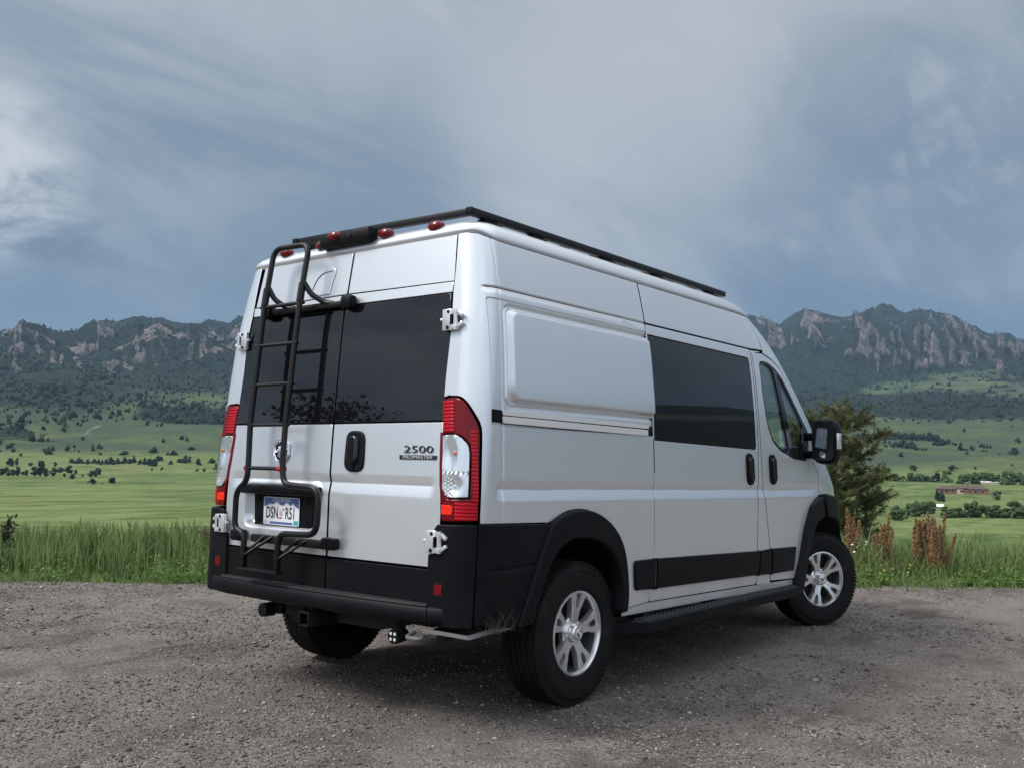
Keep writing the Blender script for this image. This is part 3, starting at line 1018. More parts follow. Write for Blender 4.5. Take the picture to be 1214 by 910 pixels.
def loft(mb, levels):
    """levels: list of (z, x0, x1, w)"""
    v, f = [], []
    for z, x0, x1, w in levels:
        v += [(x0, -w, z), (x1, -w, z), (x1, w, z), (x0, w, z)]
    for i in range(len(levels)-1):
        for k in range(4):
            k2 = (k+1) % 4
            f.append((i*4+k, i*4+k2, i*4+4+k2, i*4+4+k))
    f += [(3, 2, 1, 0), tuple(range(len(v)-4, len(v)))]
    mb.add(v, f)


lv = []
for z in (.99, 1.2, 1.5, 1.8, 2.05, 2.25, 2.335):
    lv.append((z, REARX(0, z)+.075, 2.12, float(tz(T_W, z))-.075))
loft(core, lv)
loft(core, [(.56, -.83, -.52, .93), (.985, -.83, -.52, .93)])
loft(core, [(.40, .44, 2.12, .97), (.985, .44, 2.12, .97)])
loft(core, [(.40, 2.125, 2.74, .96), (1.0, 2.125, 2.74, .96)])
loft(core, [(.40, 2.745, 4.05, .60), (1.0, 2.745, 4.05, .60)])
loft(core, [(.56, -.515, .435, .60), (.985, -.515, .435, .60)])
core.build('inner_shell', DARK, VAN)
# wheel wells
for sx_, r_ in ((0.0, .50), (3.44, .50)):
    for sg in (-1, 1):
        mb = MB()
        v, f = [], []
        N = 20
        for k in range(N+1):
            t = PI*k/N*.98+.03
            for y in (.60, 1.0):
                v.append((sx_-.06*0+r_*.98*math.cos(t), sg*y, .42+r_*math.sin(t)*.95))
        for k in range(N):
            f.append((2*k, 2*k+1, 2*k+3, 2*k+2))
        mb.add(v, f)
        mb.build('wheel_liner', DARK, VAN, True, 60)

# --- windscreen, bonnet, front end
panel('windscreen', rpoly([(-.80, 1.50), (.80, 1.50), (.74, 2.16), (-.74, 2.16)], .06, 4), ch_front, CABGLASS, VAN, res=.08, th=.006, e=.002)
panel('cab_header', [(-.76, 2.175), (.76, 2.175), (.66, 2.327), (-.66, 2.327)], ch_front, PAINT, VAN, res=.06)
panel('bonnet', [(-.60, 1.02), (.60, 1.02), (.70, 1.25), (.80, 1.44), (-.80, 1.44), (-.70, 1.25)], ch_front, PAINT, VAN, res=.06)
panel('front_bumper', [(-.86, .36), (.86, .36), (.86, .64), (-.86, .64)], ch_front, BLACK, VAN, res=.06, off=.03)
panel('grille', [(-.52, .66), (.52, .66), (.58, 1.0), (-.58, 1.0)], ch_front, GLOSSBLACK, VAN, res=.06, off=.01)
for sg in (-1, 1):
    panel('headlight', rpoly([(sg*.60, .70), (sg*.86, .74), (sg*.80, 1.12), (sg*.66, 1.02)], .05, 4), ch_front, LAMPGLASS, VAN, res=.04, off=.012)

# --- cab interior seen through the door glass
cab = MB().box((3.45, 0, 1.13), (.55, 1.7, .30), .08)
cab.box((3.30, 0, 1.30), (.30, 1.5, .14), .05)
cab.build('dashboard', SEAT, VAN, True)
MB().box((2.55, 0, 1.03), (.85, 1.84, .05)).build('cab_floor', DARK, VAN)
MB().box((2.30, 0, 2.22), (.36, 1.66, .03)).build('headliner', pmat('headliner', (.30, .30, .29), .9), VAN)
for sg in (-1, 1):
    st = MB().box((2.66, sg*.52, 1.16), (.52, .52, .16), .06).build('cab_seat', SEAT, VAN, True)
    MB().box((2.40, sg*.52, 1.50), (.15, .50, .62), .06, Matrix.Rotation(-.16, 3, 'Y')).build('seat_back', SEAT, st, True)
    MB().box((2.34, sg*.52, 1.90), (.10, .28, .20), .045, Matrix.Rotation(-.12, 3, 'Y')).build('headrest', SEAT, st, True)
sw = MB()
N = 24
cpts = [Vector((3.02+.06*math.cos(2*PI*k/N), .52+.19*math.sin(2*PI*k/N), 1.42+.18*math.cos(2*PI*k/N))) for k in range(N+1)]
sw.tube(cpts, .015, 6, False)
sw.tube([(3.02, .34, 1.42), (3.03, .52, 1.41), (3.02, .70, 1.42)], .018, 6)
sw.build('steering_wheel', GLOSSBLACK, VAN, True)

# --- rear step bumper
bmp = MB()
sec = [(-.885, .592), (-.985, .590), (-1.022, .586), (-1.033, .577), (-1.035, .520), (-1.022, .502), (-.90, .485)]
ys = [-.806, -.70, -.5, -.25, 0, .25, .5, .70, .806]
v, f = [], []
for y in ys:
    for (x, z) in sec:
        v.append((x+.030+.042*(abs(y)/.806)**2.2 if x < -.95 else x, y, z))
ns = len(sec)
for i in range(len(ys)-1):
    for k in range(ns-1):
        f.append((i*ns+k, i*ns+k+1, (i+1)*ns+k+1, (i+1)*ns+k))
f += [tuple(range(ns)), tuple(range((len(ys)-1)*ns, len(ys)*ns))]
bmp.add(v, f)
bmpo = bmp.build('rear_bumper', BLACK, VAN, True, 50)
STEPTOPM = pmat('step_top_plastic', (.020, .021, .023), .55, 0, .3, bump=(300, .2, .001))  # lighter grey for a thin slab added over the step's top face
mb = MB()
v, f = [], []
for y in ys:
    yy = y*.985
    xo = .030+.042*(abs(y)/.806)**2.2
    v += [(-.925, yy, .5975), (-1.020+xo, yy, .5935), (-1.0265+xo, yy, .5885)]
for i in range(len(ys)-1):
    for k in range(2):
        f.append((i*3+k, i*3+k+1, i*3+4+k, i*3+3+k))
mb.add(v, f)
mb.build('step_top', STEPTOPM, bmpo, True, 40)
for sg in (-1, 1):
    mb = MB()
    v, f = [], []
    path = [(.074, .810), (.083, .86), (.10, .905), (.130, .955), (.165, .99), (.215, 1.018), (.26, 1.028)]
    for dx, y in path:
        for (x, z) in sec:
            v.append((x+dx if x < -.95 else max(-.89, x+dx-.05), sg*y, z))
    for i in range(len(path)-1):
        for k in range(ns-1):
            f.append((i*ns+k, i*ns+k+1, (i+1)*ns+k+1, (i+1)*ns+k))
    f += [tuple(range(ns)), tuple(range((len(path)-1)*ns, len(path)*ns))]
    mb.add(v, f)
    mb.build('bumper_end', BLACK, bmpo, True, 50)
    # red reflector on the bumper corner
    panel('bumper_reflector', rpoly([(-1.098+.045, .690), (-1.05+.045, .690), (-1.05+.045, .642), (-1.098+.045, .642)], .004, 2), ch_side, DARKRED, bmpo, off=.024, e=.003, th=.008, res=.05, mirror=(sg > 0))
    panel('reflector_bezel', rpoly([(-1.104+.045, .698), (-1.044+.045, .698), (-1.044+.045, .632), (-1.104+.045, .632)], .005, 2), ch_side, BLACK, bmpo, off=.0235, e=.002, th=.006, res=.05, mirror=(sg > 0),
          holes=[rpoly([(-1.099+.045, .691), (-1.049+.045, .691), (-1.049+.045, .641), (-1.099+.045, .641)], .004, 2)])
# bent metal lip under the side cladding
mb = MB()
lip = [(-.985, -.80, .470), (-.965, -.90, .468), (-.90, -1.005, .452), (-.80, -1.02, .462), (-.56, -1.02, .472)]
v = []
for (x, y, z) in lip:
    v += [(x, y, z+.022), (x, y-.012, z+.004), (x+.02, y+.06, z-.002)]
f = []
for i in range(len(lip)-1):
    for k in range(2):
        f.append((3*i+k, 3*i+k+1, 3*i+4+k, 3*i+3+k))
mb.add(v, f)
mb.build('body_lip', SCUFF, VAN, True)

# --- hinges: plate, knuckle with lugs
def hinge(y, z, x, sg):
    """sg=-1 right hand side; white two-leaf hinge with cut-outs and a pin"""
    h = MB().box((x-.018, y, z), (.020, .060, .105), .006).build('door_hinge', HINGE, VAN, True)
    mb = MB()
    mb.box((x-.016, y+sg*.044, z+.036), (.024, .034, .026), .005)
    mb.box((x-.016, y+sg*.044, z-.036), (.024, .034, .026), .005)
    mb.tube([(x-.018, y+sg*.050, z-.050), (x-.018, y+sg*.050, z+.050)], .0115, 10)
    mb.box((x-.012, y+sg*.074, z+.026), (.016, .040, .018), .004, Matrix.Rotation(sg*-.6, 3, 'X'))
    mb.box((x-.012, y+sg*.074, z-.026), (.016, .040, .018), .004, Matrix.Rotation(sg*.6, 3, 'X'))
    mb.build('knuckle', HINGE, h, True)
    mb = MB()
    for (dy, dz_, r_) in ((.010, .038, .009), (.006, -.038, .010)):
        mb.lathe([(0, -.002), (r_, -.002), (r_, .003)], 10, 'x', (x-.028, y+sg*dy, z+dz_))
    mb.box((x-.020, y+sg*.026, z), (.022, .008, .050), .002)
    mb.box((x-.010, y+sg*.062, z+.004), (.012, .016, .030), .002)
    mb.build('cut_out', GLOSSBLACK, h)
    MB().tube([(x-.016, y-sg*.028, z+.004), (x-.016, y-sg*.046, z+.004)], .008, 8).build('stop_pin', HINGE, h, True)
    return h


for sg in (-1, 1):
    hinge(sg*.800, 1.925, REARX(0, 1.925)-.004, sg)
    hinge(sg*.812, .882, REARX(0, .882)-.014, sg)

# --- ladder
LAD = .108


def lp(y, z, d=LAD):
    return (REARX(0, z)-d, y, z)


lad = empty('ladder')
lad.parent = VAN
rl_path = arc_path([lp(.541, 2.10), lp(.545, 2.435, .100), lp(.238, 2.425, .100), lp(.234, 2.10)], [.07, .07], 7)
full = ([lp(.497, .72), lp(.497, .845), lp(.588, .870), lp(.588, 1.072), lp(.500, 1.125), lp(.508, 1.25), lp(.530, 1.447)])
left = arc_path(full+[lp(.541, 2.10)], [.05, .06, .06, .06, .05, .04, .2], 6)
fullr = ([lp(.210, .72), lp(.205, .862), lp(-.095, .872), lp(-.097, 1.105), lp(.190, 1.118), lp(.214, 1.24), lp(.225, 1.447)])
right_ = arc_path([Vector(p) for p in fullr]+[Vector(lp(.234, 2.10))], [.06, .07, .07, .06, .06, .05, .2], 6)
MB().tube(left[:-1]+rl_path+right_[::-1][1:], .0165, 10).build('rail', TUBE, lad, True, 60)
for (z, y0, y1) in ((2.092, .575, .205), (1.871, .567, .208), (1.652, .560, .205), (1.432, .550, .203), (1.198, .530, .200)):
    MB().tube([lp(y0, z, LAD-.004), lp(y1, z, LAD-.004)], .011, 8).build('rung', TUBE, lad, True)
MB().tube([lp(.250, 1.198, LAD-.004), lp(.196, 1.198, LAD-.004)], [.015, .0165], 8).build('rung_tape', REDTAPE, lad, True)
MB().tube([lp(.535, 1.198, LAD-.004), lp(.500, 1.198, LAD-.004)], [.014, .014], 8).build('rung_tape', REDTAPE, lad, True)
# sleeves where the upper loop joins
for y in (.541, .234):
    MB().tube([lp(y, 2.10), lp(y, 2.20)], .021, 10).build('sleeve', TUBE, lad, True, 60)
# top hook bar with rounded clamps
MB().box((REARX(0, 2.075)-.022, .25, 2.075), (.034, .72, .036), .01).build('top_bar', TUBE, lad, True)
for y in (.602, -.075):
    MB().box((REARX(0, 2.075)-.030, y, 2.078), (.062, .085, .078), .022).build('clamp', BLACK, lad, True)
for y, yb in ((.541, .43), (.234, .105)):
    MB().tube(arc_path([lp(y, 2.215, LAD), lp((y+yb)/2+.02, 2.14, .075), lp(yb, 2.088, .03), lp(yb-.05, 2.083, .025)], .03), .016, 8).build('strut', TUBE, lad, True, 60)
# lower bar, clamps, struts and bottom step
MB().box((REARX(0, .815)-.028, .22, .818), (.036, .62, .044), .008).build('lower_bar', TUBE, lad, True)
for y in (-.108, .655):
    MB().box((REARX(0, .82)-.030, y, .826), (.056, .095, .062), .014).build('clamp', BLACK, lad, True)
for y in (.497, .210):
    for dy in (0.0, -.075):
        MB().tube([lp(y+dy*.2, .735, .105), lp(y-.085+dy, .835, .04)], .009, 6).build('strut', TUBE, lad, True, 60)
    MB().box((REARX(0, .69)-.10, y, .70), (.034, .012, .10), .004).build('hanger', TUBE, lad, True)
MB().box((REARX(0, .66)-.108, .352, .660), (.050, .33, .012), .004).build('step', TUBE, lad, True)

# --- roof lights, camera housing
for (y, z) in ((.579, 2.436), (.262, 2.440), (-.243, 2.441), (-.604, 2.430)):
    x = -.762
    lt = MB()
    lt.lathe([(0, -.034), (.020, -.032), (.028, -.018), (.031, 0), (.031, .02)], 16, 'x', (0, 0, 0))
    lt.v = [(a*.75+x+.012, b*1.55+y, c*.90+z) for a, b, c in lt.v]
    lt.build('clearance_light', LIGHTRED, roof, True, 60)
cm = MB().box((-.772, .022, 2.445), (.085, .405, .088), .026).build('camera_housing', BLACK, roof, True)
lt = MB().lathe([(0, -.030), (.020, -.028), (.029, -.016), (.032, 0)], 16, 'x', (0, 0, 0))
lt.v = [(a-.805, b*1.55+.095, c*.9+2.460) for a, b, c in lt.v]
lt.build('centre_light', LIGHTRED, cm, True, 60)
MB().lathe([(0, -.012), (.010, -.012), (.013, 0)], 12, 'x', (-.814, -.03, 2.445)).build('camera_lens', GLOSSBLACK, cm, True)

# --- roof rack
rack = empty('roof_rack')
rack.parent = VAN
RZ = 2.502
x0r, x1r = -.672, 2.15
for y in (-.760, .60):
    s_ = 1 if y > 0 else -1
    zz = RZ if y < 0 else RZ+.018
    r = MB().box(((x0r+x1r)/2, y, zz), (x1r-x0r, .040, .038), .004)
    r.box(((x0r+x1r)/2, y+s_*.021, zz), (x1r-x0r-.02, .003, .010))
    r.build('side_rail', TUBE, rack, True)
    for x in (-.52, -.12, .58, 1.18, 1.92):
        ft = MB().box((x, y-s_*.01, zz-.034), (.11, .05, .032), .006)
        ft.box((x, y+s_*.014, zz-.040), (.13, .035, .016), .003)
        ft.build('rack_foot', BLACK, rack, True)
    MB().box((x0r-.003, y, zz), (.006, .043, .041), .002).build('end_cap', BLACK, rack, True)
rake = math.atan2(.018, 1.36)
for i, x in enumerate([x0r+.02]+list(np.linspace(-.3, 1.9, 8))+[x1r-.02]):
    MB().box((x, -.08, RZ+(.011 if i in (0, 9) else .030)), (.040, 1.318, .036 if i in (0, 9) else .022), .004, Matrix.Rotation(rake, 3, 'X')).build('crossbar', TUBE, rack, True)

# --- running board
for sg in (-1, 1):
    rb = MB()
    zt = .385
    po = [(.36, -.98), (.505, -1.125), (2.72, -1.125), (2.80, -1.03), (2.80, -.98)]
    n = len(po)
    v = [(x, -sg*y*-1 if False else sg*-y*1.0, z) for z in (zt-.055, zt) for x, y in po]
    v = [(x, sg*abs(y), z) for z in (zt-.055, zt) for x, y in po]
    f = [tuple(range(n)), tuple(range(n, 2*n))]+[(i, (i+1) % n, n+(i+1) % n, n+i) for i in range(n)]
    rb.add(v, f)
    rbo = rb.build('running_board', BLACK, VAN)
    tr = MB()
    for i in range(46):
        for j in range(3):
            x = .54+i*.0475+(.02 if j % 2 else 0)
            tr.box((x, sg*(1.015+.036*j), zt+.003), (.026, .014, .007), .003)
    tag(tr.build('tread_studs', GRIP, rbo), kind='stuff')
    for x in (.7, 1.6, 2.5):
        MB().box((x, sg*.93, .385), (.06, .12, .05), .008).build('step_bracket', DARK, rbo)

# --- door mirror
for sg in (-1, 1):
    def my(p):
        return (p[0], p[1]*(-sg), p[2])
    mr = MB()
    # sail plate and arms
    mr.add([my(p) for p in ((2.97, -.985, 1.33), (3.17, -.955, 1.32), (3.15, -.945, 1.56), (3.08, -.965, 1.60), (2.97, -1.02, 1.34), (3.17, -.99, 1.33), (3.15, -.98, 1.555), (3.08, -.995, 1.59))],
           [(0, 1, 2, 3), (7, 6, 5, 4), (0, 4, 5, 1), (1, 5, 6, 2), (2, 6, 7, 3), (3, 7, 4, 0)])
    mr.box(my((3.12, -1.03, 1.50)), (.10, .16, .06), .02)
    mr.box(my((3.12, -1.03, 1.36)), (.10, .16, .06), .02)
    # head: lofted shell, closed at the front, open at the rear
    secs = []
    heady = [(-1.068, .10), (-1.10, .15), (-1.16, .165), (-1.215, .155), (-1.25, .12), (-1.262, .05)]
    v, f = [], []
    NN = 18
    for (xx, sc) in ((3.035, .90), (3.05, .97), (3.09, 1.0), (3.15, .97), (3.20, .82), (3.225, .5), (3.23, .0)):
        for k in range(NN):
            t = 2*PI*k/NN
            cs, sn = math.cos(t), math.sin(t)
            y = -1.163+.103*sc*math.copysign(abs(cs)**.6, cs)
            z = 1.463+.178*sc*math.copysign(abs(sn)**.6, sn)+.02*(xx-3.03)
            v.append(my((xx, y, z)))
    for i in range(6):
        for k in range(NN):
            k2 = (k+1) % NN
            f.append((i*NN+k, i*NN+k2, (i+1)*NN+k2, (i+1)*NN+k))
    f.append(tuple(range(NN)))
    mr.add(v, f)
    mro = mr.build('door_mirror', BLACK, VAN, True, 50)

    def mface(name, P, mat, x, rad=.015, th=.008):
        P = rpoly(P, rad, 4)
        n = len(P)
        mb = MB()
        v = [my((x, y, z)) for y, z in P]+[my((x-th, y*1+0, z)) for y, z in P]
        mb.add(v, [tuple(range(n, 2*n))]+[(i, (i+1) % n, n+(i+1) % n, n+i) for i in range(n)])
        return mb.build(name, mat, mro)
    mface('mirror_bezel', [(-1.072, 1.318), (-1.238, 1.318), (-1.246, 1.612), (-1.085, 1.618)], GLOSSBLACK, 3.033, .03, .004)
    mface('mirror_glass', [(-1.098, 1.418), (-1.186, 1.402), (-1.196, 1.560), (-1.112, 1.562)], CHROME, 3.0285, .015, .004)
    mface('convex_glass', [(-1.130, 1.352), (-1.176, 1.330), (-1.180, 1.372), (-1.140, 1.392)], CHROME, 3.0285, .012, .004)
    mb = MB().box(my((3.085, -1.262, 1.465)), (.075, .022, .125), .008)
    mb.build('turn_signal', pmat('signal_lens_'+('a' if sg < 0 else 'b'), (.66, .64, .66), .12, .3, .5, .6), mro, True)

# --- tow hitch and underside
MB().box((-.78, 0, .455), (.07, .95, .06), .01).build('hitch_bar', DARK, VAN, True)
hb = MB()
for (a, b) in (((0, .032), (.078, .010)), ((0, -.032), (.078, .010)), ((.034, 0), (.010, .074)), ((-.034, 0), (.010, .074))):
    hb.box((-.90, .010+a[0], .443+a[1]), (.20, b[0]*.9, b[1]*.9), .003)
hb.build('receiver_tube', TUBE, VAN, True)
MB().box((-.93, .12, .452), (.03, .10, .085), .01).build('hitch_plate', BLACK, VAN, True)
pl = MB().lathe([(0, -.05), (.034, -.05), (.036, -.02), (.030, .03)], 14, 'x', (-.93, -.615, .432))
po_ = pl.build('trailer_socket', BLACK, VAN, True)
mb = MB()
for (dy, dz_) in ((.013, .013), (-.013, .013), (.013, -.013), (-.013, -.013)):
    mb.lathe([(0, -.001), (.008, -.001), (.008, .003)], 8, 'x', (-.981, -.615+dy, .432+dz_))
mb.build('socket_pins', STEEL, po_)
mb = MB().lathe([(0, -.04), (.036, -.04), (.038, .03)], 10, 'x', (-.93, .385, .445))
mb.box((-.90, .33, .452), (.03, .08, .05), .006)
mb.build('wiring_socket', BLACK, VAN, True)
MB().tube(arc_path([(-.92, -.70, .455), (-.985, -.70, .440), (-.985, -.79, .440), (-.92, -.79, .455)], .03), .010, 8).build('tow_eye', SCUFF, VAN, True)
MB().tube([(-.30, -.62, .40), (-.62, -.66, .40), (-.78, -.74, .41)], .026, 12).build('exhaust_pipe', DARK, VAN, True)
MB().box((0, 0, .37), (.09, 1.5, .09), .03).build('rear_axle', DARK, VAN, True)
MB().box((1.6, 0, .40), (3.6, .9, .12), .02).build('chassis', DARK, VAN)
for sg in (-1, 1):
    MB().box((.0, sg*.55, .40), (1.2, .07, .03), .01).build('leaf_spring', DARK, VAN)
MB().box((-.60, .1, .46), (.4, .9, .12), .04).build('spare_cradle', DARK, VAN)

# --- wheels
TR = .372


def make_wheel():
    w = empty('wheel')
    w.parent = VAN
    hwid = .1125
    prof = [(.212, -.098), (.222, -.108), (.245, -.114), (.29, -.117), (.325, -.113), (.345, -.106), (.358, -.097), (.366, -.088)]
    tread = []
    # circumferential ribs with four grooves
    ribs = [(-.088, -.058), (-.048, -.018), (-.010, .010), (.018, .048), (.058, .088)]
    for a, b in ribs:
        tread += [(TR-.009, a-.0005), (TR-.001, a+.001), (TR, (a+b)/2), (TR-.001, b-.001), (TR-.009, b+.0005)]
    prof = prof+tread+[(r, -h) for r, h in prof[::-1]]
    t = MB().lathe(prof, 96, 'y', closed=False)
    # shoulder blocks
    for k in range(80):
        an = 2*PI*k/80
        for sg in (-1, 1):
            c = ((TR-.014)*math.cos(an), sg*.094, (TR-.014)*math.sin(an))
            t.box(c, (.020, .022, .021), .003, Matrix.Rotation(-an, 3, 'Y'))
    # raised ring on the sidewall
    t.lathe([(.236, -.1135), (.239, -.1165), (.243, -.1145)], 72, 'y')
    t.lathe([(.318, -.1155), (.322, -.1175), (.327, -.1140)], 72, 'y')
    t.build('tyre', RUBBER, w, True, 30)
    rim = MB().lathe([(.214, -.100), (.220, -.106), (.218, -.111), (.208, -.112), (.203, -.104), (.199, -.085)], 72, 'y')
    rim.build('rim', ALLOY, w, True, 30)
    MB().lathe([(.199, -.085), (.190, -.05), (.186, .095)], 48, 'y').build('rim_barrel', ALLOYDARK, w, True, 40)
    MB().lathe([(0, -.018), (.19, -.018), (.19, .02)], 40, 'y').build('brake_disc', DARK, w)
    # five paired spokes
    face = -.100

    def dish(r):
        return face+.030*(1-min(r/.2, 1))**1.2*0.9

    def sp(r, a, h=0):
        return (r*math.cos(a), dish(r)+h, r*math.sin(a))
    sk, pk = MB(), MB()
    for k in range(5):
        a0 = 2*PI*k/5+PI/2+.18
        for sg in (-1, 1):
            # outline of a prong in polar coordinates: (r, inner tangential offset, outer tangential offset)
            st = [(.055, .000, .031), (.080, .000, .028), (.105, .000, .029), (.128, .002, .033), (.140, .0145, .040), (.165, .0175, .048), (.188, .020, .058), (.2065, .022, .074)]
            v, f = [], []
            for r, ti, to in st:
                for t_, hh_ in ((ti, 0), (to, .0), (to+.004, .012), (to+.002, .038), (ti-.002, .038), (ti-.001, .006)):
                    an = a0+sg*t_/r*1.0
                    v.append(sp(r, an, hh_))
            for i in range(len(st)-1):
                for q in range(6):
                    f.append((i*6+q, i*6+(q+1) % 6, i*6+6+(q+1) % 6, i*6+6+q))
            f += [tuple(range(6)), tuple(range(len(v)-6, len(v)))]
            sk.add(v, f)
        # recessed floor between the prongs, pocket near the rim left open
        v = [sp(.132, a0-.014/.132, .010), sp(.132, a0+.014/.132, .010), sp(.205, a0+.02/.205, .030), sp(.205, a0-.02/.205, .030),
             sp(.205, a0+.02/.205, .040), sp(.205, a0-.02/.205, .040)]
        pk.add(v, [(0, 1, 2, 3), (3, 2, 4, 5)])
    sk.build('spokes', ALLOY, w, True, 25)
    pk.build('spoke_pockets', ALLOYDARK, w)
    hb = MB().lathe([(.080, face+.060), (.080, face+.034), (.070, face+.030), (.050, face+.026), (.046, face-.006), (.040, face-.014), (.030, face-.016), (0, face-.016)], 36, 'y')
    hb.build('hub_cap', ALLOY, w, True, 30)
    ram_head(w, (0, face-.0155, 0), (1, 0, 0), (0, 0, 1), .021, 'hub_emblem')
    nt = MB()
    for k in range(5):
        a = 2*PI*k/5+PI/2+.18+PI/5
        c = (.058*math.cos(a), face+.030, .058*math.sin(a))
        nt.lathe([(.0, -.016), (.008, -.015), (.0095, -.010), (.0095, .012)], 6, 'y', c)
    nt.build('lug_nuts', STEEL, w)
    return w


def copy_tree(o, parent=None):
    c = o.copy()
    COL.objects.link(c)
    if parent is not None:
        c.parent = parent
    for ch in list(o.children):
        copy_tree(ch, c)
    return c


w0_ = make_wheel()
w0_.location = (0, -.880, TR)
w0_.rotation_euler = (0, .30, 0)
for (x, y, rz, ry) in ((3.495, -.892, -.46, -.15), (0, .880, PI, 0.8), (3.45, .880, PI-.46, .4)):
    c = copy_tree(w0_, VAN)
    c.location = (x, y, TR)
    c.rotation_euler = (0, ry, rz)
# dry grass caught under the rear cladding
mb = MB()
for k in range(40):
    x = random.uniform(-.84, -.60)
    y0 = -1.040-random.uniform(0, .012)
    hh_ = random.uniform(.015, .085)*(1.4-abs(x+.70)*3)
    hh_ = max(hh_, .02)
    dx = random.uniform(-.09, .09)
    p = [(x, y0, .468), (x+dx*.4, y0-.006, .468+hh_*.6), (x+dx, y0-.003, .468+hh_)]
    mb.tube(p, [.0013, .001, .0005], 3, False)
mb.build('caught_straw', pmat('dry_straw', (.085, .072, .052), .9), VAN)
# ------------------------------------------------------------------ the land: gravel pull-out on a low mesa, plain below, foothills, mountains
def _hash(ix, iy, s):
    h = (ix*374761393+iy*668265263+s*974634777) & 0xFFFFFFFF
    h = ((h ^ (h >> 13))*1274126177) & 0xFFFFFFFF
    return ((h ^ (h >> 16)) & 0xFFFF)/65535.0


def vnoise(x, y, s=0):
    x, y = np.asarray(x, float), np.asarray(y, float)
    ix, iy = np.floor(x).astype(np.int64), np.floor(y).astype(np.int64)
    fx, fy = x-ix, y-iy
    ux, uy = fx*fx*fx*(fx*(fx*6-15)+10), fy*fy*fy*(fy*(fy*6-15)+10)
    a, b = _hash(ix, iy, s), _hash(ix+1, iy, s)
    c, d = _hash(ix, iy+1, s), _hash(ix+1, iy+1, s)
    return (a*(1-ux)+b*ux)*(1-uy)+(c*(1-ux)+d*ux)*uy


def fbm(x, y, o=5, s=0, g=.5):
    t, a, n = 0, 1, 0
    for k in range(o):
        t = t+a*vnoise(x*2**k+17.3*k, y*2**k-9.1*k, s+k)
        n += a
        a *= g
    return t/n


def ridged(x, y, o=4, s=0):
    t, a, n = 0, 1, 0
    for k in range(o):
        t = t+a*(1-np.abs(2*vnoise(x*2**k+3.7*k, y*2**k+1.9*k, s+k)-1))
        n += a
        a *= .5
    return t/n


# ridge line: azimuth (rad) and height of the crest as tangent of its elevation
RIDGE = [(-3.2, 0.03), (-1.2, 0.045), (-0.6, 0.036), (-0.25, 0.045), (-0.05, 0.085), (0.08, 0.112), (0.181, 0.1174), (0.1933, 0.1234), (0.2066, 0.1281), (0.2222, 0.1337), (0.2359, 0.1382), (0.2519, 0.1469), (0.2622, 0.1511), (0.2745, 0.1516), (0.2829, 0.1492), (0.2934, 0.1531), (0.304, 0.1566), (0.3211, 0.1542), (0.3341, 0.1504), (0.3472, 0.1522), (0.3626, 0.1562), (0.377, 0.1582), (0.3872, 0.1526), (0.4008, 0.1424), (0.409, 0.1469), (0.4166, 0.1514), (0.4258, 0.1511), (0.4373, 0.1457), (0.4711, 0.1426), (0.5228, 0.1535), (0.5927, 0.1409), (0.6636, 0.1489), (0.7343, 0.1401), (0.8049, 0.1494), (0.8566, 0.1392), (0.8992, 0.1424), (0.9331, 0.1509), (0.9543, 0.1453), (0.9638, 0.1361), (0.9736, 0.1364), (0.9841, 0.1376), (0.9919, 0.1327), (1.0115, 0.1331), (1.027, 0.1365), (1.0386, 0.1345), (1.0517, 0.1337), (1.0689, 0.1269), (1.0799, 0.1282), (1.0904, 0.1224), (1.1034, 0.115), (1.115, 0.1149), (1.1266, 0.1156), (1.1423, 0.1147), (1.1502, 0.1172), (1.1573, 0.1061), (1.1674, 0.1013), (1.26, 0.118), (1.4, 0.13), (1.7, 0.09), (2.2, 0.05), (3.2, 0.03)]
RAZ, REL = np.array([q[0] for q in RIDGE]), np.array([q[1] for q in RIDGE])


def ridge_e(az):
    return np.interp(az, RAZ, REL)


def wrap(az):
    return (az+PI) % (2*PI)-PI


def ground_base(az, r):
    """height of the land at azimuth az (seen from the pull-out) and distance r, without relief"""
    az = wrap(az)
    m = 1-sstep(.45, .80, az)
    e = ridge_e(az)
    front = sstep(-1.6, -.5, az)*(1-sstep(1.9, 3.0, az))
    near = np.interp(r, [0, 14.2, 17.5, 27, 60, 150, 230], [0, 0, -.35, -2.6, -8.5, -14.6, -16])
    zl = np.interp(r, [230, 600, 865, 1100, 1500, 2000, 2450], [-16, -15.5, -14.6, -4, 54, 122, 192])
    zl = np.where(r > 2450, 192+(1.25+3700*e-192)*np.clip((r-2450)/1250, 0, 1)**.9, zl)
    zl = np.where(r > 3700, (1.25+3700*e)*np.clip(1-(r-3700)/5000, 0, 1), zl)
    zr = np.interp(r, [230, 340, 600, 800, 1100, 2200, 3300, 3650], [-16, -16.2, -16, -11.5, 1, 111, 297, 362])
    zr = np.where(r > 3650, 362+(1.25+5000*e-362)*np.clip((r-3650)/1350, 0, 1)**.9, zr)
    zr = np.where(r > 5000, (1.25+5000*e)*np.clip(1-(r-5000)/6000, 0, 1), zr)
    far = (1-m)*zl+m*zr
    z = np.where(r < 230, near, far)
    back = np.interp(r, [0, 200, 1500, 4000, 9000], [0, -2, 6, 60, 0])
    return z*front+back*(1-front)


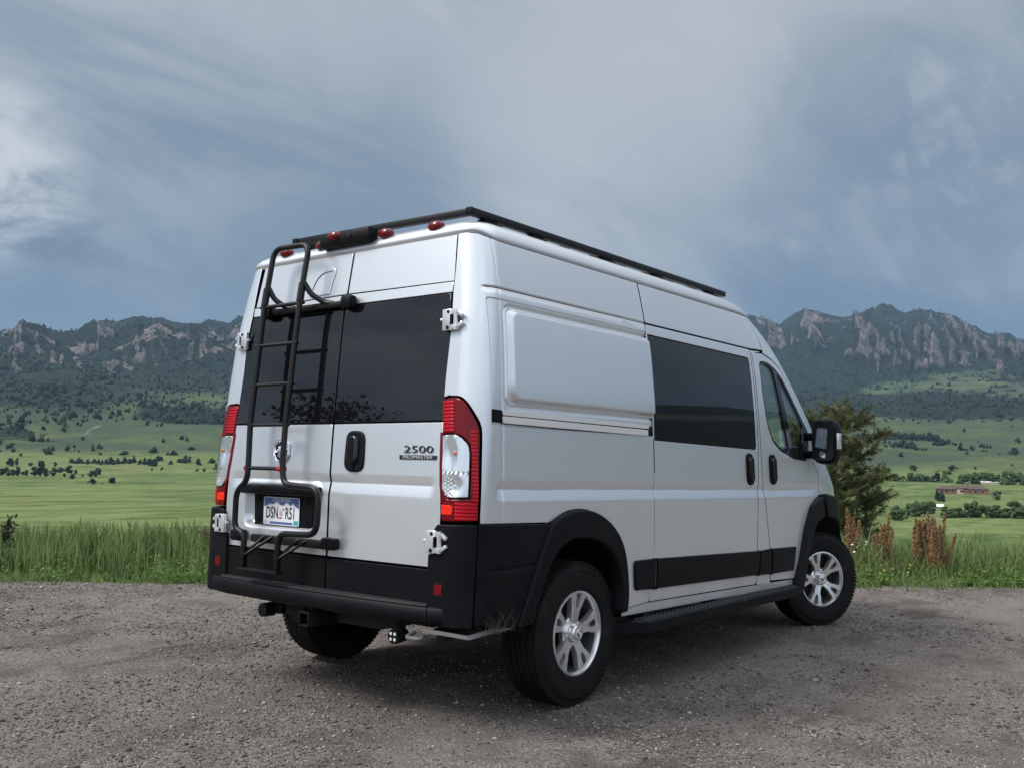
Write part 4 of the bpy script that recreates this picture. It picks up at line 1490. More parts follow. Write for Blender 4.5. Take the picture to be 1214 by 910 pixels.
SLABS = [(0.4087, 0.1436, 0.4031, 0.1175, 0.0087), (0.4167, 0.1485, 0.419, 0.1438, 0.0044), (0.3794, 0.136, 0.3617, 0.1173, 0.0041), (0.3884, 0.1232, 0.384, 0.1172, 0.0034), (0.3759, 0.1566, 0.3648, 0.1509, 0.0039), (0.3626, 0.1532, 0.3517, 0.14, 0.0034), (0.3472, 0.1445, 0.3386, 0.1373, 0.0029), (0.3385, 0.142, 0.3213, 0.1345, 0.0024), (0.356, 0.1483, 0.3473, 0.1375, 0.0019), (0.3192, 0.1321, 0.3216, 0.1046, 0.0053), (0.316, 0.1297, 0.3128, 0.1251, 0.0039), (0.3323, 0.114, 0.3302, 0.1047, 0.0034), (0.3096, 0.1227, 0.3024, 0.1076, 0.0039), (0.3066, 0.1043, 0.3109, 0.1026, 0.0044), (0.3023, 0.1179, 0.2981, 0.1076, 0.0029), (0.2908, 0.1074, 0.2898, 0.1017, 0.0044), (0.2874, 0.1244, 0.2844, 0.1152, 0.0024), (0.2855, 0.1095, 0.2763, 0.1014, 0.0029), (0.2958, 0.1246, 0.2917, 0.1211, 0.0022), (0.2697, 0.1306, 0.273, 0.1126, 0.0031), (0.2679, 0.108, 0.2649, 0.1034, 0.0024), (0.2631, 0.1292, 0.2628, 0.109, 0.0029), (0.2564, 0.1245, 0.2538, 0.0987, 0.0063), (0.2486, 0.103, 0.2497, 0.0986, 0.0029), (0.2434, 0.1162, 0.2396, 0.1028, 0.0031), (0.2324, 0.1137, 0.2276, 0.1024, 0.0036), (0.2592, 0.1403, 0.2573, 0.1324, 0.0039), (0.2482, 0.1298, 0.2384, 0.1161, 0.0022), (0.246, 0.1398, 0.2303, 0.1213, 0.0034), (0.2291, 0.1313, 0.2166, 0.1131, 0.0036), (0.2145, 0.1175, 0.2078, 0.1095, 0.0024), (0.2017, 0.1235, 0.1952, 0.1124, 0.0034), (0.1932, 0.1177, 0.1858, 0.1066, 0.0029), (0.1855, 0.1174, 0.1828, 0.1098, 0.0034), (0.2061, 0.0975, 0.1976, 0.0885, 0.0029), (0.341, 0.1107, 0.3302, 0.1024, 0.0019), (0.2743, 0.0991, 0.263, 0.0966, 0.0015), (1.1502, 0.1166, 1.1543, 0.0977, 0.0052), (1.1543, 0.0967, 1.1586, 0.0818, 0.0048), (1.1579, 0.0838, 1.1494, 0.0707, 0.0039), (1.1379, 0.0998, 1.1348, 0.0912, 0.0052), (1.1236, 0.0949, 1.122, 0.0822, 0.0043), (1.1145, 0.0925, 1.1159, 0.0845, 0.0026), (1.1017, 0.0894, 1.0967, 0.0797, 0.0065), (1.0921, 0.0779, 1.0891, 0.0731, 0.0026), (1.077, 0.0889, 1.0729, 0.081, 0.003), (1.0572, 0.1237, 1.0556, 0.1105, 0.0028), (1.0599, 0.1021, 1.0554, 0.086, 0.0054), (1.0507, 0.1067, 1.0483, 0.0966, 0.0035), (1.0449, 0.105, 1.0364, 0.0871, 0.0015), (1.0374, 0.1076, 1.029, 0.0916, 0.0013), (1.0297, 0.108, 1.0215, 0.0961, 0.0015), (1.0513, 0.0801, 1.0549, 0.0759, 0.003), (1.0027, 0.1128, 0.9988, 0.0911, 0.0052), (0.9926, 0.106, 0.985, 0.0918, 0.0052), (0.9838, 0.1328, 0.9805, 0.1256, 0.0048), (0.9704, 0.122, 0.9692, 0.1178, 0.003), (1.036, 0.118, 1.035, 0.117, 0.003), (1.0771, 0.1091, 1.0752, 0.1082, 0.003), (1.0845, 0.1106, 1.086, 0.1024, 0.002), (1.0982, 0.1096, 1.0954, 0.1078, 0.0017), (0.948, 0.1424, 0.9538, 0.1357, 0.0043), (1.1599, 0.0895, 1.1628, 0.0796, 0.003), (1.1114, 0.0669, 1.1095, 0.065, 0.0022)]
SCAR = [(1.0981, 0.018, 1.0875, 0.0233, 0.0013), (1.0893, 0.0242, 1.0767, 0.0272, 0.0015)]


def seg_mask(az, e, segs, soft):
    m = np.zeros_like(az)
    ramp = np.zeros_like(az)
    for a1, e1, a2, e2, h in segs:
        dx, dy = a2-a1, e2-e1
        L = math.hypot(dx, dy)
        t = ((az-a1)*dx+(e-e1)*dy)/(L*L)
        c = ((az-a1)*dy-(e-e1)*dx)/L                     # signed distance across the slab
        tc_ = np.clip(t, 0, 1)
        wid = h*(.45+.75*tc_)/(1+.35*(a1 > .7))           # narrow crest, broad foot
        d = np.maximum(np.abs(c)-wid, np.maximum(-t, t-1)*L)
        k = 1-sstep(-h*soft, h*soft, d)
        m = np.maximum(m, k)
        ramp = np.maximum(ramp, k*(.5-.5*np.clip(c/wid, -1, 1)))
    return m, ramp


def land(az, r):
    """height with relief, and cover masks"""
    az = wrap(az)
    x, y = CAM[0]+r*np.cos(az), CAM[1]+r*np.sin(az)
    z = ground_base(az, r)
    m = 1-sstep(.45, .80, az)
    rb = 3500*m+2350*(1-m)
    rr = 5000*m+3700*(1-m)
    mt = sstep(rb-500, rb+300, r)*(1-.75*sstep(rr-250, rr, r))
    front = sstep(-1.6, -.5, az)*(1-sstep(1.9, 3.0, az))
    e0 = (z-CAM[2])/r
    # warp a little so that painted-in shapes get natural edges
    wa = (fbm(x/60, y/60, 3, 5)-.5)*.010
    we = (fbm(x/60, y/60, 3, 9)-.5)*.010
    slab, ramp = seg_mask(az+wa*.45, e0+we*.45, SLABS, .16)
    ok = (r > rb-300)*(r < rr+200)
    slab, ramp = slab*ok, ramp*ok
    rn = ridged(x/420, y/420, 5, 21)
    z = z+mt*((rn-.62)*170*np.clip((r-rb+500)/900, .2, 1)+(ridged(x/75, y/75, 4, 33)-.6)*46)*front
    top = 1-.72*sstep(rr-620, rr-120, r)
    z = z+ramp*(3+37*m)*top+slab*top*(3+(3+5*m)*ridged((x+y)/26, (x-y)/75, 4, 40))
    foot = sstep(900, 1500, r)*front
    z = z+foot*(1-mt)*((fbm(x/260, y/260, 4, 51)-.5)*26)
    plain = sstep(60, 240, r)*(1-foot)
    z = z+plain*((fbm(x/70, y/70, 4, 61)-.5)*1.6)+sstep(14, 40, r)*(1-sstep(200, 400, r))*(fbm(x/9, y/9, 3, 63)-.5)*.5
    e = (z-CAM[2])/r
    # cover
    fb = fbm(x/230, y/230, 5, 71)
    fs = fbm(x/45, y/45, 4, 75)
    hL = np.maximum(sstep(.070, .098, e0+(fb-.5)*.05), .72*sstep(.028, .070, e0+(fb-.5)*.05+.025*sstep(1.0, 1.12, az)))
    hR = sstep(.044, .052, e0+(fb-.5)*.012)
    forest = m*hR+(1-m)*hL
    # darker wooded spur low on the left slope and scattered groves
    spur = (1-sstep(.006, .011, np.abs(e0-.040-(1.02-az)*-.06)+(fs-.5)*.010))*sstep(1.07, 1.02, az)*(1-m)
    forest = np.maximum(forest, spur)
    forest = np.maximum(forest, (1-m)*sstep(.48, .60, fb)*.68*sstep(.002, .02, e0))
    forest = np.maximum(forest, .95*sstep(.06, -.10, az)*front*sstep(600, 900, r))
    mead = np.exp(-((e0-.0785-.010*np.sin((az-.2)*30)*.3)/.0062)**2)*(1-sstep(.315, .33, az))*sstep(.40, .52, fs+.12)*m
    mead = np.maximum(mead, np.exp(-((e0-.0895)/.004)**2)*np.exp(-((az-.225)/.04)**2)*sstep(.42, .52, fs)*m)
    forest = forest*(1-np.clip(mead*1.4, 0, 1))
    rocky = np.clip(slab*(.62+.38*m)+mt*sstep(.56, .66, fbm(x/55, y/55, 4, 81))*.95*sstep(.082, .098, e0)*(1-m)+mt*m*sstep(.64, .72, fbm(x/60, y/60, 4, 85))*.6*sstep(.098, .108, e0), 0, 1)
    bare = seg_mask(az+wa*.5, e0+we*.3, SCAR, .6)[0]*(r < 2500)
    return x, y, z, e0, forest*(r > 900), rocky, bare


# --- terrain sheet, out to the horizon
azs = np.concatenate([np.linspace(-PI, -.35, 90)[:-1], np.linspace(-.35, .10, 70)[:-1], np.linspace(.10, 1.25, 880)[:-1], np.linspace(1.25, 1.9, 70)[:-1], np.linspace(1.9, PI, 40)[:-1]])
rs = np.concatenate([np.linspace(.4, 14, 10), np.linspace(14.4, 60, 40)[:-1], np.geomspace(60, 230, 26)[:-1], np.geomspace(230, 1150, 95)[:-1], np.linspace(1150, 2350, 105)[:-1], np.linspace(2350, 5150, 250)[:-1], np.linspace(5150, 9000, 16), np.array([12000, 20000, 40000])])
A, Rr = np.meshgrid(azs, rs, indexing='ij')
X, Y, Z, E0, FO, RO, BA = land(A.ravel(), Rr.ravel())
Z = np.where(Rr.ravel() < 14.3, -.05, Z)
na, nr = A.shape
V = np.stack([X, Y, Z], 1)
V = np.concatenate([V, [[CAM[0], CAM[1], -.05]]])
I = np.arange(na*nr).reshape(na, nr)
I2 = np.roll(I, -1, 0)
Fq = np.stack([I[:, :-1], I[:, 1:], I2[:, 1:], I2[:, :-1]], -1).reshape(-1, 4)
yel = (1-FO)*0

TM = bpy.data.materials.new('land_cover')
TM.use_nodes = True
g = NT(TM.node_tree)
geo = g.n('ShaderNodeNewGeometry')
P_ = (geo, 0)


def attr(nm):
    return (g.n('ShaderNodeAttribute', _attribute_name=nm), 2)


nA = g.noise(P_, .010, 6, .62)
nB = g.noise(P_, .085, 5, .65)
nC = g.noise(P_, .9, 4, .65)
nD = g.noise(P_, .0028, 4, .5)
grass = g.mix(g.mapr((nA, 0), .36, .64), (.070, .114, .031), (.132, .178, .055))
grass = g.mix(g.mapr((nB, 0), .48, .74, 0, .65), grass, (.215, .235, .105))
grass = g.mix(g.mapr((nB, 0), .48, .26, 0, .55), grass, (.046, .082, .022))
grass = g.mix(g.mapr((nC, 0), .35, .75, 0, .30), grass, (.120, .145, .060))
grass = g.mix(g.mapr((nD, 0), .46, .64, 0, .6), grass, (.175, .185, .070))
scrub = g.mix(g.mapr((nB, 0), .47, .53), (.060, .090, .040), (.024, .038, .024))
nF = g.noise(g.n('ShaderNodeMapping', Vector=P_, Rotation=(0, 0, .6), Scale=(.02, .055, 1)), 1.0, 7, .7)
grass = g.mix(g.mapr((nF, 0), .53, .62, 0, .7), grass, (.185, .205, .092))
grass = g.mix(g.mapr((nF, 0), .48, .38, 0, .75), grass, (.040, .070, .020))
sl = g.mapr(attr('slope_zone'), 0, 1)
grass = g.mix(g.math('MULTIPLY', sl, g.mapr((nA, 0), .36, .56, .25, .95)), grass, (.052, .074, .044))
grass = g.mix(g.math('MULTIPLY', sl, g.mapr((nC, 0), .50, .58, 0, .9)), grass, (.030, .046, .030))
wood = g.mix(g.mapr((g.noise(P_, .11, 6, .75), 0), .35, .65), (.0115, .021, .0165), (.034, .050, .032))
wood = g.mix(g.mapr((g.noise(P_, .045, 6, .75), 0), .58, .70, 0, .6), wood, (.105, .100, .092))
fmask = g.mapr(g.math('ADD', attr('forest'), g.math('MULTIPLY', g.math('SUBTRACT', (nB, 0), .5), 1.3)), .38, .62)
c = g.mix(fmask, grass, wood)
# rock: pinkish sandstone with darker joints
stretch = g.n('ShaderNodeMapping', Vector=P_, Rotation=(.5, .25, .5), Scale=(.035, .035, .011))
rk = g.noise(stretch, 1.0, 8, .7)
rock = g.mix(g.mapr((rk, 0), .38, .62), (.062, .058, .058), (.255, .222, .208))
rock = g.mix(g.mapr((g.noise(P_, .03, 6, .7), 0), .52, .64, 0, .62), rock, (.050, .056, .050))
rmask = g.mapr(g.math('ADD', attr('rock'), g.math('MULTIPLY', g.math('SUBTRACT', (g.noise(stretch, 2.2, 8, .76), 0), .5), 1.7)), .50, .62)
c = g.mix(rmask, c, rock)
c = g.mix(g.mapr(g.math('ADD', attr('bare'), g.math('MULTIPLY', g.math('SUBTRACT', (nB, 0), .5), 2.0)), .45, .85, 0, .6), c, (.20, .17, .145))
bh = g.n('ShaderNodeBump', Height=(g.noise(P_, .12, 7, .72), 0), Strength=1.0, Distance=14.0)
# relief only where there is forest and rock
bmix = g.n('ShaderNodeMix', _data_type='VECTOR')
g.t.links.new(g.math('MAXIMUM', attr('forest'), attr('rock')).outputs[0], bmix.inputs[0])
g.t.links.new(geo.outputs[1], bmix.inputs[4])
g.t.links.new(bh.outputs[0], bmix.inputs[5])
p = g.n('ShaderNodeBsdfPrincipled', Base__Color=col_out(c), Roughness=.95)
p.inputs['Specular IOR Level'].default_value = .1
g.t.links.new(bmix.outputs[1], p.inputs['Normal'])
g.n('ShaderNodeOutputMaterial', Surface=p)

one = [0.]
slopez = sstep(-.004, .012, E0)
terr = mesh_np('terrain', V, Fq, TM, None, True, attrs={'forest': np.append(FO, 0), 'rock': np.append(RO, 0), 'bare': np.append(BA, 0), 'slope_zone': np.append(slopez, 0)})
tag(terr, 'green plain rising to wooded foothills and rocky mountains', kind='structure')
bm = None

# --- gravel pull-out
def lot_edge(az):
    az = wrap(az)
    c = np.cos(az-.785)
    r = np.where(c > .30, 10.13/np.maximum(c, .30), 60)
    r = r+26*sstep(.13, -.25, az)
    return np.minimum(r, 60)+.16*(fbm(az*30, az*0, 4, 90)-.5)+.08*(fbm(az*140, az*0, 2, 92)-.5)


def ruts(x, y):
    """wheel tracks pressed into the gravel: two sweeping pairs"""
    m = 0
    for x0, y0, a, bend, seed in ((-2.0, -2.6, .62, .045, 1), (-3.6, .8, .20, -.030, 2), (0.5, -5.2, 1.05, .03, 3)):
        ca, sa = math.cos(a), math.sin(a)
        u, w = (x-x0)*ca+(y-y0)*sa, -(x-x0)*sa+(y-y0)*ca
        w = w-bend*u*u+(fbm(u/2.5, u*0+seed, 3, 150+seed)-.5)*.35
        for o in (-.85, .85):
            m = np.maximum(m, np.exp(-((w-o)/.15)**2)*(.45+.55*fbm(x/.6, y/.6, 3, 160)))
    return m


def lot_h(x, y):
    return -.011*ruts(x, y)+(fbm(x/1.1, y/1.1, 3, 101)-.5)*.020+(fbm(x/.16, y/.16, 3, 105)-.5)*.010-.004


GA = np.concatenate([np.linspace(-PI, -.2, 60)[:-1], np.linspace(-.2, 1.5, 420)[:-1], np.linspace(1.5, PI, 40)[:-1]])
GU = np.concatenate([np.linspace(.02, .27, 12)[:-1], np.linspace(.27, 1, 200)])
A, U = np.meshgrid(GA, GU, indexing='ij')
LR = lot_edge(A)*U
gx, gy = CAM[0]+LR*np.cos(A), CAM[1]+LR*np.sin(A)
gz = lot_h(gx, gy)-.04*sstep(.985, 1.0, U)
V = np.concatenate([np.stack([gx.ravel(), gy.ravel(), gz.ravel()], 1), [[CAM[0], CAM[1], 0]]])
na, nr = A.shape
I = np.arange(na*nr).reshape(na, nr)
I2 = np.roll(I, -1, 0)
Fq = np.stack([I[:, :-1], I[:, 1:], I2[:, 1:], I2[:, :-1]], -1).reshape(-1, 4)
GM = bpy.data.materials.new('gravel_ground')
GM.use_nodes = True
g = NT(GM.node_tree)
P_ = (g.n('ShaderNodeNewGeometry'), 0)
v1 = g.n('ShaderNodeTexVoronoi', Vector=P_, Scale=130.0, Randomness=1.0)
v2 = g.n('ShaderNodeTexVoronoi', Vector=P_, Scale=66.0, Randomness=1.0)
ra = g.n('ShaderNodeSeparateXYZ', Vector=(v1, 1))
rb_ = g.n('ShaderNodeSeparateXYZ', Vector=(v2, 1))
fines = g.mix(g.mapr((g.noise(P_, 1.1, 6, .6), 0), .36, .66), (.135, .122, .113), (.235, .212, .194))
fines = g.mix(g.mapr((g.noise(P_, .55, 5, .6), 0), .52, .70, 0, .6), fines, (.235, .190, .160))
st = g.mix(g.mapr((ra, 0), 0, 1, 0, 1, False), (.090, .086, .087), (.350, .325, .310))
st = g.mix(g.mapr((ra, 1), .90, .97, 0, 1), st, (.55, .53, .51))
st2 = g.mix(g.mapr((rb_, 0), 0, 1, 0, 1, False), (.095, .090, .090), (.330, .305, .290))
cov = g.noise(P_, 2.2, 5, .65)
c = g.mix(g.mapr((cov, 0), .40, .56, .15, .80), fines, st)
c = g.mix(g.mapr(g.math('MULTIPLY', (rb_, 1), (cov, 0)), .38, .40), c, st2)
c = g.mix(1.0, c, (.80, .745, .705), 'MULTIPLY')
mo = g.noise(g.n('ShaderNodeMapping', Vector=P_, Rotation=(0, 0, .55), Scale=(.5, 1.3, 1)), .8, 6, .62)
c = g.mix(g.mapr((mo, 0), .50, .36, 0, .8), c, g.mix(1.0, c, (.52, .50, .50), 'MULTIPLY'))
c = g.mix(g.mapr((mo, 0), .53, .66, 0, .7), c, (.195, .174, .155))
ru = g.n('ShaderNodeAttribute', _attribute_name='rut')
c = g.mix(g.mapr((ru, 2), .25, .85, 0, .6), c, g.mix(g.mapr((ra, 0), 0, 1, 0, 1, False), (.105, .094, .085), (.190, .172, .156)))
br = g.noise(P_, .42, 5, .6)
c = g.mix(g.mapr((br, 0), .58, .72, 0, .5), c, (.118, .090, .073))
hgt = g.math('ADD', g.math('MULTIPLY', (v1, 0), -.6), g.math('MULTIPLY', (v2, 0), -1.0))
hgt = g.math('ADD', hgt, g.math('MULTIPLY', (g.noise(P_, 260, 3, .6), 0), .5))
bp = g.n('ShaderNodeBump', Height=hgt, Strength=.9, Distance=.008)
p = g.n('ShaderNodeBsdfPrincipled', Base__Color=col_out(c), Roughness=.92, Normal=bp)
p.inputs['Specular IOR Level'].default_value = .15
g.n('ShaderNodeOutputMaterial', Surface=p)
lot = mesh_np('gravel_lot', V, Fq, GM, None, True, attrs={'rut': ruts(V[:, 0], V[:, 1])})
tag(lot, 'grey brown gravel pull-out under the van', kind='structure')


def cmat(name, attr_name, c0, c1, c2, rough=.9, spec=.2, translucent=0.0):
    """colour from a random per-piece value"""
    m = bpy.data.materials.new(name)
    m.use_nodes = True
    g = NT(m.node_tree)
    at = g.n('ShaderNodeAttribute', _attribute_name=attr_name)
    c = g.mix(g.mapr((at, 2), 0, .5, 0, 1, False), c0, c1)
    c = g.mix(g.mapr((at, 2), .5, 1, 0, 1, False), c, c2)
    p = g.n('ShaderNodeBsdfPrincipled', Base__Color=col_out(c), Roughness=rough)
    p.inputs['Specular IOR Level'].default_value = spec
    sh = p
    if translucent:
        tr = g.n('ShaderNodeBsdfTranslucent', Color=col_out(c))
        sh = g.n('ShaderNodeMixShader', i0=translucent, i1=p, i2=tr)
    g.n('ShaderNodeOutputMaterial', Surface=sh)
    return m


# loose stones
N = 120000
az = rng.uniform(.06, 1.30, N)
rmin = 3.4
u = rng.random(N)
le = lot_edge(az)
r = rmin*(le/rmin)**(u**.85)
sx_, sy_ = CAM[0]+r*np.cos(az), CAM[1]+r*np.sin(az)
keep = rng.random(N) < np.clip((fbm(sx_/.9, sy_/.9, 4, 111)-.34)*4.2, .08, 1)*(1-.7*ruts(sx_, sy_))
az, r, sx_, sy_ = az[keep], r[keep], sx_[keep], sy_[keep]
N = len(az)
size = np.clip(rng.lognormal(math.log(.0034), .48, N), .002, .015)*np.clip(.75+r/14, .8, 1.5)
octv = np.array([(1, 0, 0), (0, 1, 0), (-1, 0, 0), (0, -1, 0), (0, 0, .75), (0, 0, -.6)], float)
octf = np.array([(0, 1, 4), (1, 2, 4), (2, 3, 4), (3, 0, 4), (1, 0, 5), (2, 1, 5), (3, 2, 5), (0, 3, 5)])
th = rng.uniform(0, 2*PI, N)
P = octv[None]*(1+rng.uniform(-.35, .35, (N, 6, 3)))*size[:, None, None]*np.stack([rng.uniform(.8, 1.5, N), np.ones(N), rng.uniform(.6, 1, N)], 1)[:, None, :]
ct, s_t = np.cos(th)[:, None], np.sin(th)[:, None]
Px = P[..., 0]*ct-P[..., 1]*s_t+sx_[:, None]
Py = P[..., 0]*s_t+P[..., 1]*ct+sy_[:, None]
Pz = P[..., 2]+lot_h(sx_, sy_)[:, None]+size[:, None]*.25
V = np.stack([Px, Py, Pz], -1).reshape(-1, 3)
F = (octf[None]+(np.arange(N)*6)[:, None, None]).reshape(-1, 3)
SM = cmat('stone', 'tone', (.050, .046, .045), (.158, .140, .127), (.50, .46, .42))
tone = rng.beta(1.6, 2.2, N)
tone = np.where(rng.random(N) < .015, 1.0, tone*.92)
tag(mesh_np('gravel', V, F, SM, None, False, attrs={'tone': np.repeat(tone, 6)}), 'loose grey and pinkish stones strewn over the gravel pull-out', kind='stuff')


# --- verge: tall grass
def blades(az, r, h, w, lean, tone, name, mat, label, zoff=0.0):
    n = len(az)
    x, y = CAM[0]+r*np.cos(az), CAM[1]+r*np.sin(az)
    z = ground_base(az, r)-.03+zoff
    ph = rng.uniform(0, 2*PI, n)
    dx, dy = np.cos(ph), np.sin(ph)
    fa = rng.uniform(0, 2*PI, n)
    fx, fy = np.cos(fa)*w/2, np.sin(fa)*w/2
    t = np.array([0, .4, .75, 1.0])
    bend = lean[:, None]*(t**2)[None]*h[:, None]
    cx, cy = x[:, None]+dx[:, None]*bend, y[:, None]+dy[:, None]*bend
    cz = z[:, None]+h[:, None]*(t-.35*lean[:, None]**2*t**2)
    ww = np.array([1, .9, .6, 0])
    L = np.stack([cx-fx[:, None]*ww, cy-fy[:, None]*ww, cz], -1)
    R_ = np.stack([cx+fx[:, None]*ww, cy+fy[:, None]*ww, cz], -1)
    V = np.concatenate([L[:, :3], R_[:, :3], L[:, 3:]], 1).reshape(-1, 3)
    b = (np.arange(n)*7)[:, None]
    q = np.array([(0, 1, 4), (0, 4, 3), (1, 2, 5), (1, 5, 4), (2, 6, 5)])
    F = (b[:, :, None]+q[None]).reshape(-1, 3)
    return tag(mesh_np(name, V, F, mat, None, True, attrs={'tone': np.repeat(tone, 7)}), label, kind='stuff')


GRM = cmat('grass_blades', 'tone', (.026, .052, .017), (.110, .175, .052), (.27, .33, .13), .6, .3, .45)
N = 70000
az = rng.uniform(-.05, 1.42, N)
x_, y_ = np.cos(az), np.sin(az)
d = rng.random(N)**1.1*3.4
r = lot_edge(az)+.05+d
gx, gy = CAM[0]+r*np.cos(az), CAM[1]+r*np.sin(az)
cl = fbm(gx/.55, gy/.55, 3, 121)
cl2 = fbm(gx/2.2, gy/2.2, 3, 125)
h = (.09+.42*sstep(.0, .9, d))*(.22+1.55*cl)*(.62+.76*cl2)*rng.uniform(.40, 1.2, N)
h *= np.where(az < .4, .66, .55)*(.6+.8*fbm(gx/1.3, gy/1.3, 2, 128))
keep = rng.random(N) < np.clip(.25+1.3*(cl-.25), .1, 1)
tone = np.clip(.48+(cl2-.5)*1.2+(cl-.5)*.5+rng.normal(0, .30, N), 0, 1)
blades(az[keep], r[keep], h[keep], rng.uniform(.007, .017, N)[keep], np.abs(rng.normal(.55, .42, N))[keep], tone[keep], 'tall_grass', GRM, 'tall green grass along the edge of the gravel')
# stray tufts spilling on to the gravel
N = 2600
cen = rng.uniform(.1, 1.25, 130)
ci = rng.integers(0, 130, N)
az = cen[ci]+rng.normal(0, .004, N)
r = lot_edge(cen)[ci]-np.abs(rng.normal(0, .26, 130))[ci]+rng.normal(0, .035, N)
blades(az, r, rng.uniform(.03, .13, N), rng.uniform(.005, .010, N), np.abs(rng.normal(.6, .4, N)), rng.uniform(.3, 1, N), 'edge_grass', GRM, 'short grass tufts spilling on to the gravel edge', .03)
# seed-head stems, paler
N = 4200
az = rng.uniform(-.05, 1.42, N)
d = .4+rng.random(N)*3.0
r = lot_edge(az)+d
h = rng.uniform(.26, .52, N)
blades(az, r, h, rng.uniform(.006, .012, N), np.abs(rng.normal(.12, .12, N)), rng.uniform(.6, 1, N), 'grass_stems', GRM, 'pale seed stems standing above the verge grass')
# low growth on the slope falling away beyond the verge
N = 26000
az = rng.uniform(-.1, 1.45, N)
r = lot_edge(az)+3.2+rng.random(N)**1.4*22
blades(az, r, rng.uniform(.2, .5, N), rng.uniform(.012, .03, N), np.abs(rng.normal(.3, .25, N)), rng.uniform(.2, .8, N), 'slope_grass', GRM, 'grass on the slope below the verge')

# broad-leaved weeds at the gravel edge
LFM = cmat('weed_leaves', 'tone', (.060, .120, .028), (.125, .225, .048), (.22, .32, .085), .55, .35, .4)
N = 40000
az = rng.uniform(.10, 1.25, N)
dens = np.exp(-((az-.995)/.035)**2)*1.0+(az < .36)*.8+np.exp(-((az-1.12)/.02)**2)*.25+.05
keep = rng.random(N) < dens*np.clip((fbm(az*28, az*0, 3, 131)-.32)*4, .05, 1)
az = az[keep]
N = len(az)
d = np.abs(rng.normal(0, .28, N))-.05
r = lot_edge(az)+d
zz = rng.uniform(.01, .19, N)*np.clip(.35+d*2.2, .3, 1.3)*np.where(az < .4, .75, 1.0)
x, y = CAM[0]+r*np.cos(az), CAM[1]+r*np.sin(az)
ph = rng.uniform(0, 2*PI, N)
L_ = rng.uniform(.014, .036, N)
tilt = rng.uniform(-.2, .7, N)
ax = np.stack([np.cos(ph)*np.cos(tilt), np.sin(ph)*np.cos(tilt), np.sin(tilt)], -1)*L_[:, None]
sd_ = np.stack([-np.sin(ph), np.cos(ph), rng.uniform(-.3, .3, N)], -1)*(L_*.34)[:, None]
C_ = np.stack([x, y, zz], -1)
V = np.stack([C_-ax, C_-ax*.1+sd_, C_+ax, C_-ax*.1-sd_], 1).reshape(-1, 3)
F = (np.array([(0, 1, 2), (0, 2, 3)])[None]+(np.arange(N)*4)[:, None, None]).reshape(-1, 3)
tag(mesh_np('weeds', V, F, LFM, None, False, attrs={'tone': np.repeat(np.clip(rng.normal(.5, .25, N), 0, 1), 4)}), 'bright low weeds at the gravel edge', kind='stuff')

# white daisies and yellow flowers
def flowers(name, label, azc, rc, sa, sr, n, hz, size, mat):
    az = rng.normal(azc, sa, n)
    r = rng.normal(rc, sr, n)
    x, y = CAM[0]+r*np.cos(az), CAM[1]+r*np.sin(az)
    z = ground_base(az, r)+hz+rng.uniform(-.05, .05, n)
    mb = MB()
    for i in range(n):
        a, b = rng.uniform(-.5, .5, 2)
        s = size*rng.uniform(.7, 1.2)
        pts = [(x[i]+s*math.cos(t), y[i]+s*math.sin(t), z[i]+s*(a*math.cos(t)+b*math.sin(t))) for t in np.linspace(0, 2*PI, 9)[:-1]]
        mb.add(pts+[(x[i], y[i], z[i]+s*.4)], [(k, (k+1) % 8, 8) for k in range(8)])
        mb.tube([(x[i], y[i], z[i]), (x[i]+.01, y[i], z[i]-hz)], .0015, 3, False, 1)
    return tag(mb.build(name, [mat, LFM], None), label, kind='stuff')


flowers('daisy_flowers', 'white daisies in the grass beside the front wheel', float(.325), 12.0, .012, .25, 20, .36, .013, pmat('daisy_petal', (.78, .78, .74), .7))
flowers('yellow_flowers', 'small yellow flowers in the verge beside the front wheel', .315, 11.75, .02, .2, 18, .15, .013, pmat('yellow_petal', (.62, .55, .05), .7))

# --- rust-brown dock plants
DKM = cmat('dock_seed', 'tone', (.20, .108, .056), (.38, .225, .115), (.50, .36, .21), .9, .1, .25)
STM = pmat('plant_stem', (.10, .065, .03), .8)


def dock(az, r, h, wid, label):
    r = float(r)
    rg = np.random.default_rng(int(az*1e5))
    x, y = CAM[0]+r*math.cos(az), CAM[1]+r*math.sin(az)
    z0 = float(ground_base(np.array([az]), np.array([r]))[0])-.02
    t = empty('dock_plant', (x, y, z0), label, 'plant', 'rust-brown dock plants in the verge')
    st = MB()
    V, T = [], []
    nst = 9+int(wid*30)
    for s in range(nst):
        a = rg.uniform(0, 2*PI)
        b = rg.uniform(.05, 1)*wid
        top = h*rg.uniform(.62, 1.0)*(1-.25*b/wid*rg.random())
        p0 = np.array([0, 0, 0.])
        p1 = np.array([math.cos(a)*b*.6, math.sin(a)*b*.6, top*.5])
        p2 = np.array([math.cos(a)*b, math.sin(a)*b, top])
        st.tube([p0, p1, p2], [.006, .005, .002], 4, False)
        for k in range(800):
            u = rg.uniform(.30, 1.0)
            c = p0*(1-u)**2+2*p1*u*(1-u)+p2*u*u
            rad = .092*(1.12-u)*rg.random()**.6*(.6+.6*math.sin(u*23+s)**2)
            th = rg.uniform(0, 2*PI)
            c = c+np.array([math.cos(th)*rad, math.sin(th)*rad, rg.uniform(-.02, .02)])
            d1 = rg.normal(0, 1, 3)
            d1 *= .0115/np.linalg.norm(d1)
            d2 = rg.normal(0, 1, 3)
            d2 *= .0065/np.linalg.norm(d2)
            V += [c-d1-d2, c+d1-d2, c+d1*.6+d2]
            T += [rg.uniform(0, 1)]*3
    sd_ = mesh_np('seed_heads', np.array(V), np.arange(len(V)).reshape(-1, 3), DKM, t, False, attrs={'tone': np.array(T)})
    st.build('stem', STM, t)
    return t


